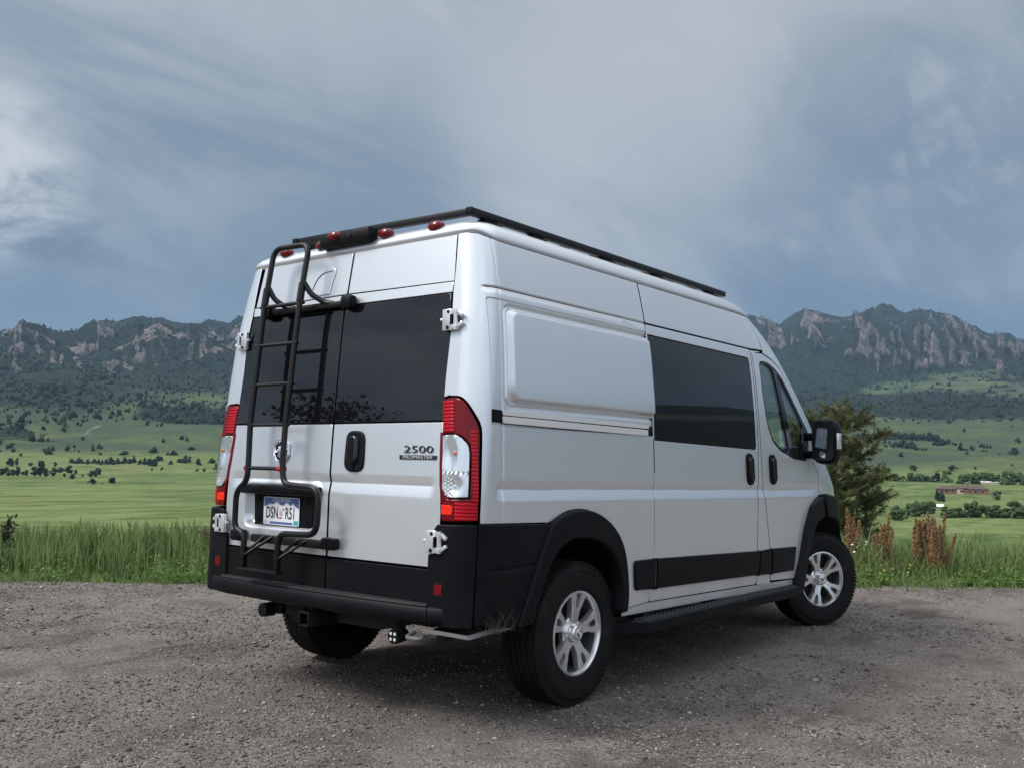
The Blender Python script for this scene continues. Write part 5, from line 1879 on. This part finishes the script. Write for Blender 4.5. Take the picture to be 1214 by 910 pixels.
dock(.3330, lot_edge(.3330)+.9, .83, .10, 'rust-brown dock plant close behind the front wheel')
dock(.3045, lot_edge(.3045)+.9, .80, .13, 'rust-brown dock plant below the pine between two others')
dock(.2735, lot_edge(.2735)+.8, .88, .09, 'slim rust-brown dock plant directly left of the bushiest one')
dock(.2575, lot_edge(.2575)+.7, .84, .25, 'bushiest rust-brown dock plant of the verge')
DKM2 = None

# --- young pine behind the van
PNM = cmat('pine_needles', 'tone', (.032, .046, .020), (.088, .106, .042), (.21, .21, .092), .6, .3, .35)
BRK = pmat('pine_bark', (.055, .042, .033), .95, bump=(30, .6, .01))


def pine(az, r, z0, h, label):
    rg = np.random.default_rng(5)
    x, y = CAM[0]+r*math.cos(az), CAM[1]+r*math.sin(az)
    t = empty('pine_tree', (x, y, z0), label, 'tree')
    tr, lb = MB(), MB()
    trunk = [Vector((0, 0, 0)), Vector((.05, .02, h*.3)), Vector((.0, .06, h*.6)), Vector((.06, .0, h*.97))]
    tr.tube(trunk, [.085, .07, .045, .012], 8)
    V, T = [], []

    def tuft(c, d, L, n):
        d = d/np.linalg.norm(d)
        tn = rg.uniform(.1, .9)
        for k in range(n):
            back = rg.uniform(0, .20)
            o = c-d*back
            q = rg.normal(0, 1, 3)
            q -= d*np.dot(q, d)
            q /= np.linalg.norm(q)+1e-6
            sp_ = rg.uniform(.25, 1.55)
            v = d*math.cos(sp_)+q*math.sin(sp_)
            l = L*rg.uniform(.6, 1.05)
            tip = o+v*l+np.array([0, 0, -.02])
            s = np.cross(v, rg.normal(0, 1, 3))
            s *= .0055/(np.linalg.norm(s)+1e-6)
            V.extend([o-s, o+s, tip])
            T.extend([np.clip(tn+rg.normal(0, .15), 0, 1)]*2+[np.clip(tn+.12+rg.normal(0, .12), 0, 1)])

    def tpos(u):
        k = min(int(u*3), 2)
        return trunk[k].lerp(trunk[k+1], u*3-k)
    for i in range(64):
        u = .10+.88*(i+rg.uniform(0, .8))/64
        base = np.array(tpos(u))
        a = i*2.4+rg.uniform(-.5, .5)
        L = (1.25*math.sin(PI*min(1, .32+.68*(1-u)))**.8*(1.08-u*.75)+.16)*rg.uniform(.72, 1.12)
        rise = rg.uniform(.1, .55)
        d = np.array([math.cos(a), math.sin(a), rise*.6])
        mid = base+d*L*.55
        tip = base+d*L+np.array([0, 0, L*.22])
        lb.tube([base, mid, tip], [.018*(1.2-u), .012*(1.2-u)+.003, .005], 5, False)
        tuft(tip, (tip-mid), .115, 80)
        nb = 5+int(L*20)
        for b in range(nb):
            w = rg.uniform(.28, .98)
            c = base*(1-w)**2+2*mid*w*(1-w)+tip*w*w
            dd = d*.6+rg.normal(0, .8, 3)
            dd[2] = abs(dd[2])*.6+.15
            dd /= np.linalg.norm(dd)
            l2 = rg.uniform(.10, .36)
            e = c+dd*l2
            lb.tube([c, e], [.006, .003], 4, False)
            tuft(e, dd, .115, 60)
    tuft(np.array(trunk[3]), np.array([0, 0, 1.]), .2, 120)
    tr.build('trunk', BRK, t, True)
    lb.build('limbs', BRK, t)
    tag(mesh_np('crown', np.array(V), np.arange(len(V)).reshape(-1, 3), PNM, t, False, attrs={'tone': np.array(T)}), None)
    return t


pine(.3490, 17.5, -.75, 3.05, 'young olive-green pine standing behind the nose of the van')


# dark shrub at the left edge of the picture
def shrub(az, r, z0, h, w, n, label, name='shrub', leaf=.035, mat=None, seed=3):
    rg = np.random.default_rng(seed)
    x, y = CAM[0]+r*math.cos(az), CAM[1]+r*math.sin(az)
    t = empty(name, (x, y, z0), label, 'shrub')
    st = MB()
    tips = []
    for k in range(9):
        a = rg.uniform(0, 2*PI)
        p = np.array([math.cos(a)*w*rg.uniform(.3, .9), math.sin(a)*w*rg.uniform(.3, .9), h*rg.uniform(.6, .95)])
        st.tube([(0, 0, 0), p*.5+np.array([0, 0, .1*h]), p], [.012, .008, .003], 4, False)
        tips.append(p)
    V, T = [], []
    for k in range(n):
        p = tips[rg.integers(len(tips))]*rg.uniform(.55, 1.08)+rg.normal(0, 1, 3)*w*.16
        d1, d2 = rg.normal(0, 1, 3), rg.normal(0, 1, 3)
        d1 *= leaf/np.linalg.norm(d1)
        d2 *= leaf*.5/np.linalg.norm(d2)
        V += [p-d1, p+d2, p+d1, p-d1, p+d1, p-d2]
        T += [rg.uniform(0, 1)]*6
    st.build('stem', STM, t)
    mesh_np('foliage', np.array(V), np.arange(len(V)).reshape(-1, 3), mat or DLM, t, False, attrs={'tone': np.array(T)})
    return t


DLM = cmat('dark_leaves', 'tone', (.014, .020, .012), (.030, .040, .020), (.060, .062, .034), .7, .3)
shrub(1.164, 13.0, -.25, .74, .24, 900, 'dark shrub poking over the verge grass at the far left', seed=4)
shrub(.972, 11.3, -.03, .55, .16, 500, 'brownish weed clump beside the tail of the van', 'weed_clump', .02, cmat('brown_leaves', 'tone', (.05, .04, .022), (.10, .085, .045), (.17, .15, .09)), 8)


# --- far trees: each one its own object
def lumpy(n_l, seed, conif=False, subdiv=1, low=0.0):
    rg = np.random.default_rng(seed)
    mb = MB()
    bm = bmesh.new()
    bmesh.ops.create_icosphere(bm, subdivisions=subdiv, radius=1)
    bm.verts.index_update()
    iv = np.array([v.co[:] for v in bm.verts])
    jf = [tuple(v.index for v in f.verts) for f in bm.faces]
    bm.free()
    for k in range(n_l):
        if conif:
            u = (k+.5)/n_l
            rad = .50*(1-u)**.8+.05
            a = k*2.4
            c = np.array([math.cos(a)*rad*.55, math.sin(a)*rad*.55, .12+.82*u])
            s = np.array([rad*.66, rad*.66, .15])*rg.uniform(.6, 1.35)
            c = c+rg.normal(0, .06, 3)*np.array([1, 1, .5])
        else:
            a = rg.uniform(0, 2*PI)
            u = rg.uniform(0, 1)
            rad = .36*math.sin(PI*(.15+.8*u))*rg.uniform(.2, 1.25)
            c = np.array([math.cos(a)*rad, math.sin(a)*rad, .24-low+(.62+low)*u])
            s = np.array([.20, .20, .15])*rg.uniform(.6, 1.25)
        p = iv*(1+rg.uniform(-.45, .45, (len(iv), 1)))*s+c
        mb.add(p, jf)
    mb.tube([(0, 0, -.06), (0, 0, .5)], [.035, .02], 5, True)
    return mb


FT = [pmat('far_tree_dark', (.022, .034, .022), .95, 0, .1, vary=(.9, (.040, .055, .030), .4, .65)),
      pmat('far_tree_conifer', (.015, .026, .021), .95, 0, .1, vary=(.9, (.028, .042, .030), .4, .65)),
      pmat('far_tree_leafy', (.040, .066, .026), .95, 0, .1, vary=(.9, (.075, .105, .040), .4, .65)),
      pmat('far_tree_pale', (.085, .110, .060), .95, 0, .1, vary=(.9, (.120, .145, .085), .4, .65))]
VARS = {k: [] for k in range(4)}
for k in range(4):
    for s in range(7):
        o = lumpy((18, 13, 22, 18)[k], 40*k+s, k == 1, 1, .20 if k == 2 else .08).build('tree_variant', FT[k], None)
        VARS[k].append(o.data)
        bpy.data.objects.remove(o)
TREES = [(1.1527, 972, 7.0, 7.3, 0), (1.1474, 979, 4.1, 7.0, 0), (1.1359, 976, 4.4, 3.3, 0), (1.1154, 967, 3.3, 4.4, 0), (1.1591, 759, 5.7, 5.4, 0), (1.1554, 760, 4.9, 6.0, 0), (1.1503, 761, 4.9, 4.9, 0), (1.1463, 763, 3.4, 6.6, 0), (1.1422, 808, 3.7, 3.0, 0), (1.1392, 792, 3.9, 4.5, 0), (1.1324, 757, 5.7, 7.1, 0), (1.1271, 759, 7.1, 11.7, 0), (1.1233, 771, 5.2, 5.8, 0), (1.1162, 790, 5.4, 6.8, 0), (1.1105, 870, 4.6, 4.3, 0), (1.1072, 750, 2.3, 2.8, 0), (1.1032, 867, 7.8, 6.9, 0), (1.1001, 705, 4.8, 3.7, 0), (1.0976, 839, 2.8, 4.1, 0), (1.0917, 771, 2.0, 2.0, 0), (1.0838, 769, 4.9, 4.9, 0), (1.0786, 787, 5.6, 6.5, 0), (1.0828, 594, 4.3, 3.4, 0), (1.0649, 614, 4.9, 3.9, 0), (1.0737, 603, 1.1, 0.9, 0), (1.0301, 919, 2.1, 2.4, 0), (1.0211, 921, 2.8, 3.1, 0), (0.9883, 915, 3.1, 2.8, 0), (0.9815, 917, 3.1, 3.1, 0), (0.9695, 906, 6.8, 7.8, 0), (1.101, 1044, 6.7, 3.9, 1), (1.0947, 1036, 8.6, 5.5, 1), (1.0876, 1022, 3.9, 5.0, 1), (1.0821, 1040, 6.7, 4.7, 1), (1.0781, 1025, 4.6, 5.4, 1), (1.0749, 1009, 3.8, 4.6, 1), (1.071, 1020, 5.0, 5.4, 1), (1.0669, 1012, 5.7, 7.2, 1), (1.0614, 1030, 5.8, 6.2, 1), (1.0549, 1039, 5.9, 6.7, 1), (1.0509, 1034, 5.1, 5.5, 1), (1.0469, 1052, 5.6, 7.5, 1), (1.0411, 1020, 4.2, 5.0, 1), (1.037, 1012, 4.2, 7.2, 1), (1.032, 1007, 6.8, 6.4, 1), (1.0287, 992, 7.1, 7.5, 1), (1.0248, 1079, 7.3, 6.1, 1), (1.0223, 1099, 5.0, 5.0, 1), (1.013, 1030, 3.9, 5.0, 1), (1.0056, 1068, 4.0, 4.0, 1), (0.9988, 1059, 10.8, 8.0, 1), (0.9874, 1028, 6.6, 6.6, 1), (0.9747, 1068, 6.0, 5.6, 1), (1.016, 1148, 3.0, 4.3, 1), (1.0207, 1255, 3.8, 5.2, 1), (0.9989, 1252, 3.3, 7.1, 1), (1.004, 1268, 6.2, 4.8, 1), (1.0555, 1162, 8.8, 3.9, 1), (1.0294, 1174, 11.1, 5.8, 1), (1.011, 1149, 6.5, 5.6, 1), (0.9944, 1196, 9.0, 3.6, 1), (1.0836, 1178, 3.1, 8.9, 1), (1.0782, 1210, 6.8, 6.4, 1), (0.2773, 1109, 7.7, 6.3, 0), (0.2428, 1125, 9.1, 6.2, 0), (0.2238, 1143, 3.2, 2.8, 0), (0.2555, 1108, 1.8, 1.8, 0), (0.193, 1192, 2.9, 2.4, 0), (0.2305, 1292, 4.2, 3.7, 0), (0.2259, 1382, 6.7, 6.7, 0), (0.2359, 1380, 7.3, 9.5, 1), (0.2309, 1363, 6.6, 3.3, 0), (0.217, 1347, 3.3, 3.3, 0), (0.2145, 1348, 3.3, 3.3, 0), (0.1904, 1306, 11.7, 9.0, 0), (0.1944, 1306, 5.3, 3.7, 0), (0.1874, 1608, 7.8, 9.1, 0), (0.1911, 1454, 5.9, 4.1, 0), (0.2323, 1765, 7.2, 5.7, 0), (0.2185, 1478, 4.2, 6.0, 1), (0.216, 1471, 4.2, 6.6, 1), (0.2132, 1478, 3.6, 6.0, 1), (0.2103, 1480, 3.0, 4.8, 1), (0.2948, 1337, 7.1, 6.5, 0), (0.2904, 1344, 6.0, 4.9, 1), (0.2869, 1338, 8.1, 11.4, 0), (0.2826, 1333, 8.1, 9.2, 0), (0.2791, 1340, 6.0, 4.9, 0), (0.2757, 1331, 5.9, 8.1, 1), (0.2697, 1333, 4.3, 3.2, 0), (0.2663, 1334, 4.3, 3.8, 0), (0.3124, 1315, 5.9, 5.9, 0), (0.3018, 1335, 5.4, 3.8, 0), (0.2879, 1258, 7.1, 6.1, 0), (0.2584, 1515, 7.4, 6.1, 0), (0.2559, 1509, 8.6, 9.2, 1), (0.2508, 1509, 8.0, 10.4, 1), (0.2533, 1572, 7.0, 5.1, 0), (0.2463, 1549, 6.9, 8.8, 0), (0.2424, 1538, 5.6, 3.7, 0), (0.2399, 1519, 6.2, 3.7, 0), (0.2781, 1532, 5.0, 8.1, 1), (0.2825, 1491, 4.8, 4.2, 0), (0.2868, 1510, 9.2, 7.4, 0), (0.2929, 1516, 7.4, 4.3, 0), (0.3025, 1530, 5.0, 9.9, 1), (0.2981, 1532, 6.2, 4.4, 0), (0.3151, 1544, 3.8, 7.5, 1), (0.2033, 1293, 2.6, 2.6, 0), (0.2208, 1603, 2.6, 3.3, 0), (0.1923, 1820, 3.7, 3.7, 0), (0.3301, 1641, 6.7, 8.7, 1), (0.3267, 1637, 8.3, 9.6, 1), (0.3233, 1624, 6.9, 10.5, 1), (0.3208, 1634, 8.6, 11.6, 1), (0.3174, 1634, 7.3, 12.6, 1), (0.3149, 1625, 8.9, 8.9, 1), (0.3115, 1641, 7.7, 10.0, 1), (0.3081, 1646, 9.3, 11.0, 1), (0.3057, 1642, 8.0, 12.0, 1), (0.3023, 1628, 6.6, 12.9, 1), (0.2998, 1638, 8.3, 9.3, 1), (0.2965, 1638, 7.0, 10.3, 1), (0.2932, 1630, 8.6, 11.2, 1), (0.2907, 1644, 7.3, 12.3, 1), (0.2874, 1649, 9.0, 8.7, 1), (0.285, 1646, 7.7, 9.7, 1), (0.2817, 1632, 9.3, 10.6, 1), (0.2784, 1642, 8.0, 11.7, 1), (0.276, 1642, 6.7, 12.7, 1), (0.2727, 1634, 8.3, 9.0, 1), (0.2703, 1648, 7.0, 10.0, 1), (0.267, 1653, 8.7, 11.1, 1), (0.2638, 1649, 7.4, 12.0, 1), (0.2614, 1635, 9.0, 12.9, 1), (0.2582, 1646, 7.7, 9.3, 1), (0.2558, 1646, 9.3, 10.4, 1), (0.2925, 883, 6.4, 5.4, 2), (0.2864, 885, 6.1, 5.0, 2), (0.2799, 888, 7.9, 7.6, 2), (0.2726, 891, 9.0, 6.5, 2), (0.2658, 894, 8.0, 5.4, 2), (0.2573, 891, 6.9, 8.0, 1), (0.2476, 892, 10.9, 10.5, 2), (0.2356, 870, 7.8, 7.8, 2), (0.2298, 872, 8.5, 8.8, 2), (0.224, 875, 8.2, 9.9, 2), (0.2175, 875, 8.9, 9.9, 2), (0.211, 875, 9.6, 9.6, 2), (0.2049, 872, 7.1, 8.5, 2), (0.199, 868, 9.2, 11.6, 2), (0.1934, 871, 8.5, 10.6, 2), (0.1874, 868, 7.0, 10.6, 2), (0.1839, 864, 7.0, 8.8, 2), (0.2564, 597, 2.7, 5.8, 1), (0.2526, 588, 3.1, 6.0, 1), (0.2061, 649, 7.4, 6.1, 3), (0.2825, 407, 5.0, 5.0, 2), (0.2757, 398, 4.8, 5.8, 2), (0.268, 401, 4.6, 5.7, 2), (0.262, 424, 4.0, 5.2, 2), (0.2495, 394, 4.0, 4.5, 2), (0.2436, 396, 3.9, 3.7, 2), (0.2386, 398, 3.6, 4.0, 2), (0.2328, 400, 4.5, 5.7, 2), (0.2255, 403, 4.9, 6.2, 2), (0.2189, 406, 4.6, 4.9, 2), (0.2124, 405, 4.1, 4.4, 2), (0.206, 408, 4.6, 5.0, 2), (0.1996, 410, 3.7, 3.8, 2), (0.1925, 408, 6.6, 7.0, 2), (0.1854, 406, 4.1, 4.9, 2), (0.2938, 365, 4.4, 5.2, 2), (0.2887, 358, 3.6, 4.4, 2)]
KN = ['plain_tree', 'conifer', 'leafy_tree', 'willow_tree']
SPECIAL = {0: ('bigger of two trees side by side at the far left edge behind the long row', None),
           1: ('smaller of two trees side by side at the far left edge behind the long row', None),
           3: ('slim lone tree standing behind the round tree at the right end of the row', None),
           11: ('tallest dark tree towering in the middle of the row on the left plain', None),
           13: ('pointed dark tree just right of the tallest tree of the left row', None),
           16: ('large round tree at the right end of the row on the left plain', None),
           17: ('squat tree in front of the large round tree on the left plain', None),
           20: ('left one of two trees touching each other on the left plain', None),
           21: ('right and taller one of two trees touching each other on the left plain', None),
           22: ('left one of the two lone trees nearest to the verge on the left plain', None),
           23: ('right one of the two lone trees nearest to the verge on the left plain', None),
           24: ('tiny bush between the two lone trees nearest to the verge', None),
           29: ('dark tree half hidden by the left tail lamp of the van', None),
           50: ('broad dark tree at the right part of the row below the slope', None),
           63: ('lone round tree on the field left of the brick house, above the hedgerow', None),
           64: ('lone round tree on the field straight above the brick house', None),
           74: ('dark tree at the right edge of the picture halfway up the field', None),
           76: ('round dark tree highest up the field at the right', None),
           142: ('pointed conifer standing out of the hedgerow behind the brick house', None),
           154: ('shorter of two conifers side by side left of the brick house', None),
           155: ('taller of two conifers side by side left of the brick house', None)}
for i, (az, r, w, h, k) in enumerate(TREES):
    left = az > .7
    if k == 0:
        lab = ('dark rounded tree standing on the green plain left of the van', 'dark trees on the plain left of the van') if left else ('dark rounded tree dotted on the rising field right of the van', 'dark trees on the field right of the van')
    elif k == 1:
        lab = ('dark conifer at the foot of the slope left of the van', 'conifers at the foot of the left slope') if left else (('dark conifer in the bands below the forest right of the van', 'conifers below the forest on the right') if r > 900 else ('dark conifer near the brick house on the plain', 'conifers near the brick house'))
    elif k == 2:
        lab = ('leafy green tree in the hedgerow in front of the brick house', 'leafy trees in front of the brick house') if r < 600 else ('leafy green tree in the hedgerow behind the brick house', 'leafy trees behind the brick house')
    else:
        lab = ('pale grey-green tree standing right of the brick house', None)
    lab = SPECIAL.get(i, lab)
    o = bpy.data.objects.new(KN[k], VARS[k][(i*5) % 7])
    COL.objects.link(o)
    zz = float(land(np.array([az]), np.array([float(r)]))[2][0])
    o.location = (CAM[0]+r*math.cos(az), CAM[1]+r*math.sin(az), zz-.03*h)
    o.scale = (w*1.12, w*1.12, h*1.06)
    o.rotation_euler = (0, 0, i*1.7)
    tag(o, lab[0], 'tree', lab[1])

# --- forest on the slopes and ridges, one mass
N = 74000
az = rng.uniform(.10, 1.25, N)
left = az > .62
r = np.where(left, np.sqrt(rng.uniform(1080**2, 3720**2, N)), np.sqrt(rng.uniform(2050**2, 5030**2, N)))
x, y, z, e0, fo, rk_, ba = land(az, r)
p = fo*(1-.85*rk_)
# scattered single trees on the open slopes
sc_n = fbm(x/120, y/120, 4, 141)
p = np.maximum(p*np.clip((fbm(x/50, y/50, 3, 145)-.36)*6, .05, 1), .32*sstep(.50, .64, sc_n)*(e0 > -.002)*(1-rk_))
keep = rng.random(N) < p*.80
x, y, z, r, rk_ = x[keep], y[keep], z[keep], r[keep], rk_[keep]
N = len(x)
bm = bmesh.new()
bmesh.ops.create_icosphere(bm, subdivisions=1, radius=1)
bm.verts.index_update()
iv = np.array([v.co[:] for v in bm.verts])
jf = np.array([tuple(v.index for v in f.verts) for f in bm.faces])
bm.free()
iv[:, 2] = np.where(iv[:, 2] > 0, iv[:, 2]*1.25, iv[:, 2]*.8)
nv = len(iv)
hs = np.clip(rng.lognormal(math.log(2.7), .38, N), 1.2, 6.5)*np.where(r > 3000, .85, 1.0)
wsz = hs*rng.uniform(.55, .95, N)
P = iv[None]*(1+rng.uniform(-.45, .45, (N, nv, 1)))
V = np.stack([P[..., 0]*wsz[:, None]+x[:, None], P[..., 1]*wsz[:, None]+y[:, None], P[..., 2]*hs[:, None]+(z+hs*.55)[:, None]], -1).reshape(-1, 3)
F = (jf[None]+(np.arange(N)*nv)[:, None, None]).reshape(-1, 3)
WDM = cmat('forest_crowns', 'tone', (.010, .018, .015), (.022, .036, .024), (.042, .058, .034), .95, .05)
tag(mesh_np('forest', V, F, WDM, None, False, attrs={'tone': np.repeat(rng.uniform(0, 1, N), nv)}), 'dark conifer forest covering the foothills and mountain slopes', kind='stuff')

# --- brick house on the plain
hz_az, hz_r = .2350, 712.0
hz = float(land(np.array([hz_az]), np.array([hz_r]))[2][0])
house = empty('brick_house', (CAM[0]+hz_r*math.cos(hz_az), CAM[1]+hz_r*math.sin(hz_az), hz), 'long low red-brick house with brown roofs on the plain', 'house')
house.rotation_euler = (0, 0, hz_az-PI/2+PI)
BRICK = pmat('red_brick', (.24, .105, .075), .9, vary=(2, (.19, .085, .062), .4, .6))
ROOFM = pmat('brown_shingle', (.105, .075, .062), .9, vary=(1.5, (.075, .055, .046), .4, .6))
PALE = pmat('pale_render', (.48, .42, .34), .9)
WNM = pmat('dark_pane', (.02, .022, .026), .15)


def wing(cx, wx, dy, hh_, rh, mat, y0=0):
    MB().box((cx, y0, hh_/2-.4), (wx, dy, hh_+.8)).build('wall', mat, house)
    mb = MB()
    ov = .7
    a, b = wx/2+ov, dy/2+ov
    k = min(a*.55, b)
    mb.add([(cx-a, y0-b, hh_), (cx+a, y0-b, hh_), (cx+a, y0+b, hh_), (cx-a, y0+b, hh_), (cx-a+k, y0, hh_+rh), (cx+a-k, y0, hh_+rh)],
           [(0, 1, 5, 4), (1, 2, 5), (2, 3, 4, 5), (3, 0, 4), (3, 2, 1, 0)])
    mb.build('roof', ROOFM, house)


# local +x points to the left of the picture here (the house faces the pull-out)
wing(8.5, 15, 9, 2.9, 2.3, BRICK)
wing(-8.2, 15, 10, 3.3, 2.5, BRICK, .4)
wing(.2, 6.0, 8, 3.8, 2.2, PALE, -1.0*-1)
for cx, w_ in ((12.5, 1.6), (9.5, 2.2), (6, 1.6), (-4.5, 1.8), (-8, 2.4), (-12, 1.8), (.2, 2.2)):
    yy = 5.45 if cx < -2 else (5.0 if abs(cx) < 2 else 4.55)
    fr_ = MB().box((cx, yy, 1.6), (w_+.3, .14, 1.7)).build('window', PALE, house)
    MB().box((cx, yy+.06, 1.6), (w_, .08, 1.4)).build('pane', WNM, fr_)
MB().box((-3.0, -1, 6.0), (1.2, 1.0, 2.4)).build('chimney', BRICK, house)
def shed(az, r, wx, hh_, label, name):
    zz = float(land(np.array([az]), np.array([r]))[2][0])
    t = empty(name, (CAM[0]+r*math.cos(az), CAM[1]+r*math.sin(az), zz), label, 'shed')
    t.rotation_euler = (0, 0, az+PI/2)
    MB().box((0, 0, hh_/2), (wx, 6, hh_)).build('wall', PALE, t)
    mb = MB()
    a, b = wx/2+.4, 3.5
    mb.add([(-a, -b, hh_), (a, -b, hh_), (a, b, hh_), (-a, b, hh_), (-a, 0, hh_+1.1), (a, 0, hh_+1.1)], [(0, 1, 5, 4), (2, 3, 4, 5), (1, 2, 5), (3, 0, 4), (3, 2, 1, 0)])
    mb.build('roof', pmat('white_metal_roof_'+name, (.72, .70, .66), .6), t)


shed(.2110, 872.0, 14, 1.6, 'long white-roofed shed beyond the brick house', 'shed')
shed(.2543, 500.0, 2.6, .7, 'small white hut among the hedgerow trees before the brick house', 'hut')

# --- trees behind the viewpoint that show up in the tail window
def crown_tree(x, y, h, w, label, seed):
    rg = np.random.default_rng(seed)
    t = empty('roadside_tree', (x, y, -.1), label, 'tree')
    tr = MB()
    tr.tube([(0, 0, 0), (.1, 0, h*.35), (.05, .1, h*.7)], [.16, .11, .05], 8)
    tips = []
    for k in range(16):
        a = rg.uniform(0, 2*PI)
        u = rg.uniform(.35, 1)
        p = np.array([math.cos(a)*w*.5*rg.uniform(.3, 1), math.sin(a)*w*.5*rg.uniform(.3, 1), h*(.45+.5*u)])
        tr.tube([(0, 0, h*.35*u+.5), p*.6+np.array([0, 0, h*.15]), p], [.06, .03, .01], 5, False)
        tips.append(p)
    tr.build('trunk', BRK, t, True)
    n = 4200
    ti = np.array(tips)[rg.integers(len(tips), size=n)]
    c = ti+rg.normal(0, 1, (n, 3))*np.array([w*.10, w*.10, h*.055])
    d1 = rg.normal(0, 1, (n, 3))
    d1 *= .14/np.linalg.norm(d1, axis=1)[:, None]
    d2 = rg.normal(0, 1, (n, 3))
    d2 *= .07/np.linalg.norm(d2, axis=1)[:, None]
    V = np.stack([c-d1, c+d2, c+d1, c-d1, c+d1, c-d2], 1).reshape(-1, 3)
    mesh_np('crown', V, np.arange(len(V)).reshape(-1, 3), DLM, t, False, attrs={'tone': np.repeat(rg.uniform(0, 1, n), 6)})


for i, (d_, a_, h_, w_) in enumerate(((27, 2.30, 6.2, 5.0), (31, 2.39, 5.4, 5.0), (33, 2.04, 6.0, 4.0))):
    crown_tree(-.9+d_*math.cos(a_), -.4+d_*math.sin(a_), h_, w_, ['tallest roadside tree mirrored in the tail window', 'lower roadside tree mirrored in the tail window', 'third roadside tree mirrored in the left tail window'][i], 60+i)

# --- haze between the pull-out and the mountains
HZ = bpy.data.materials.new('haze')
HZ.use_nodes = True
g = NT(HZ.node_tree)
pv = g.n('ShaderNodeVolumePrincipled', Color=(.46, .70, 1.0, 1), Density=5.5e-5, Anisotropy=.2)
out = g.n('ShaderNodeOutputMaterial')
g.t.links.new(pv.outputs[0], out.inputs[1])
hzb = MB().box((0, 0, 500), (90000, 90000, 1300)).build('haze', HZ)
tag(hzb, 'thin blue-grey air between the viewer and the mountains', kind='stuff')
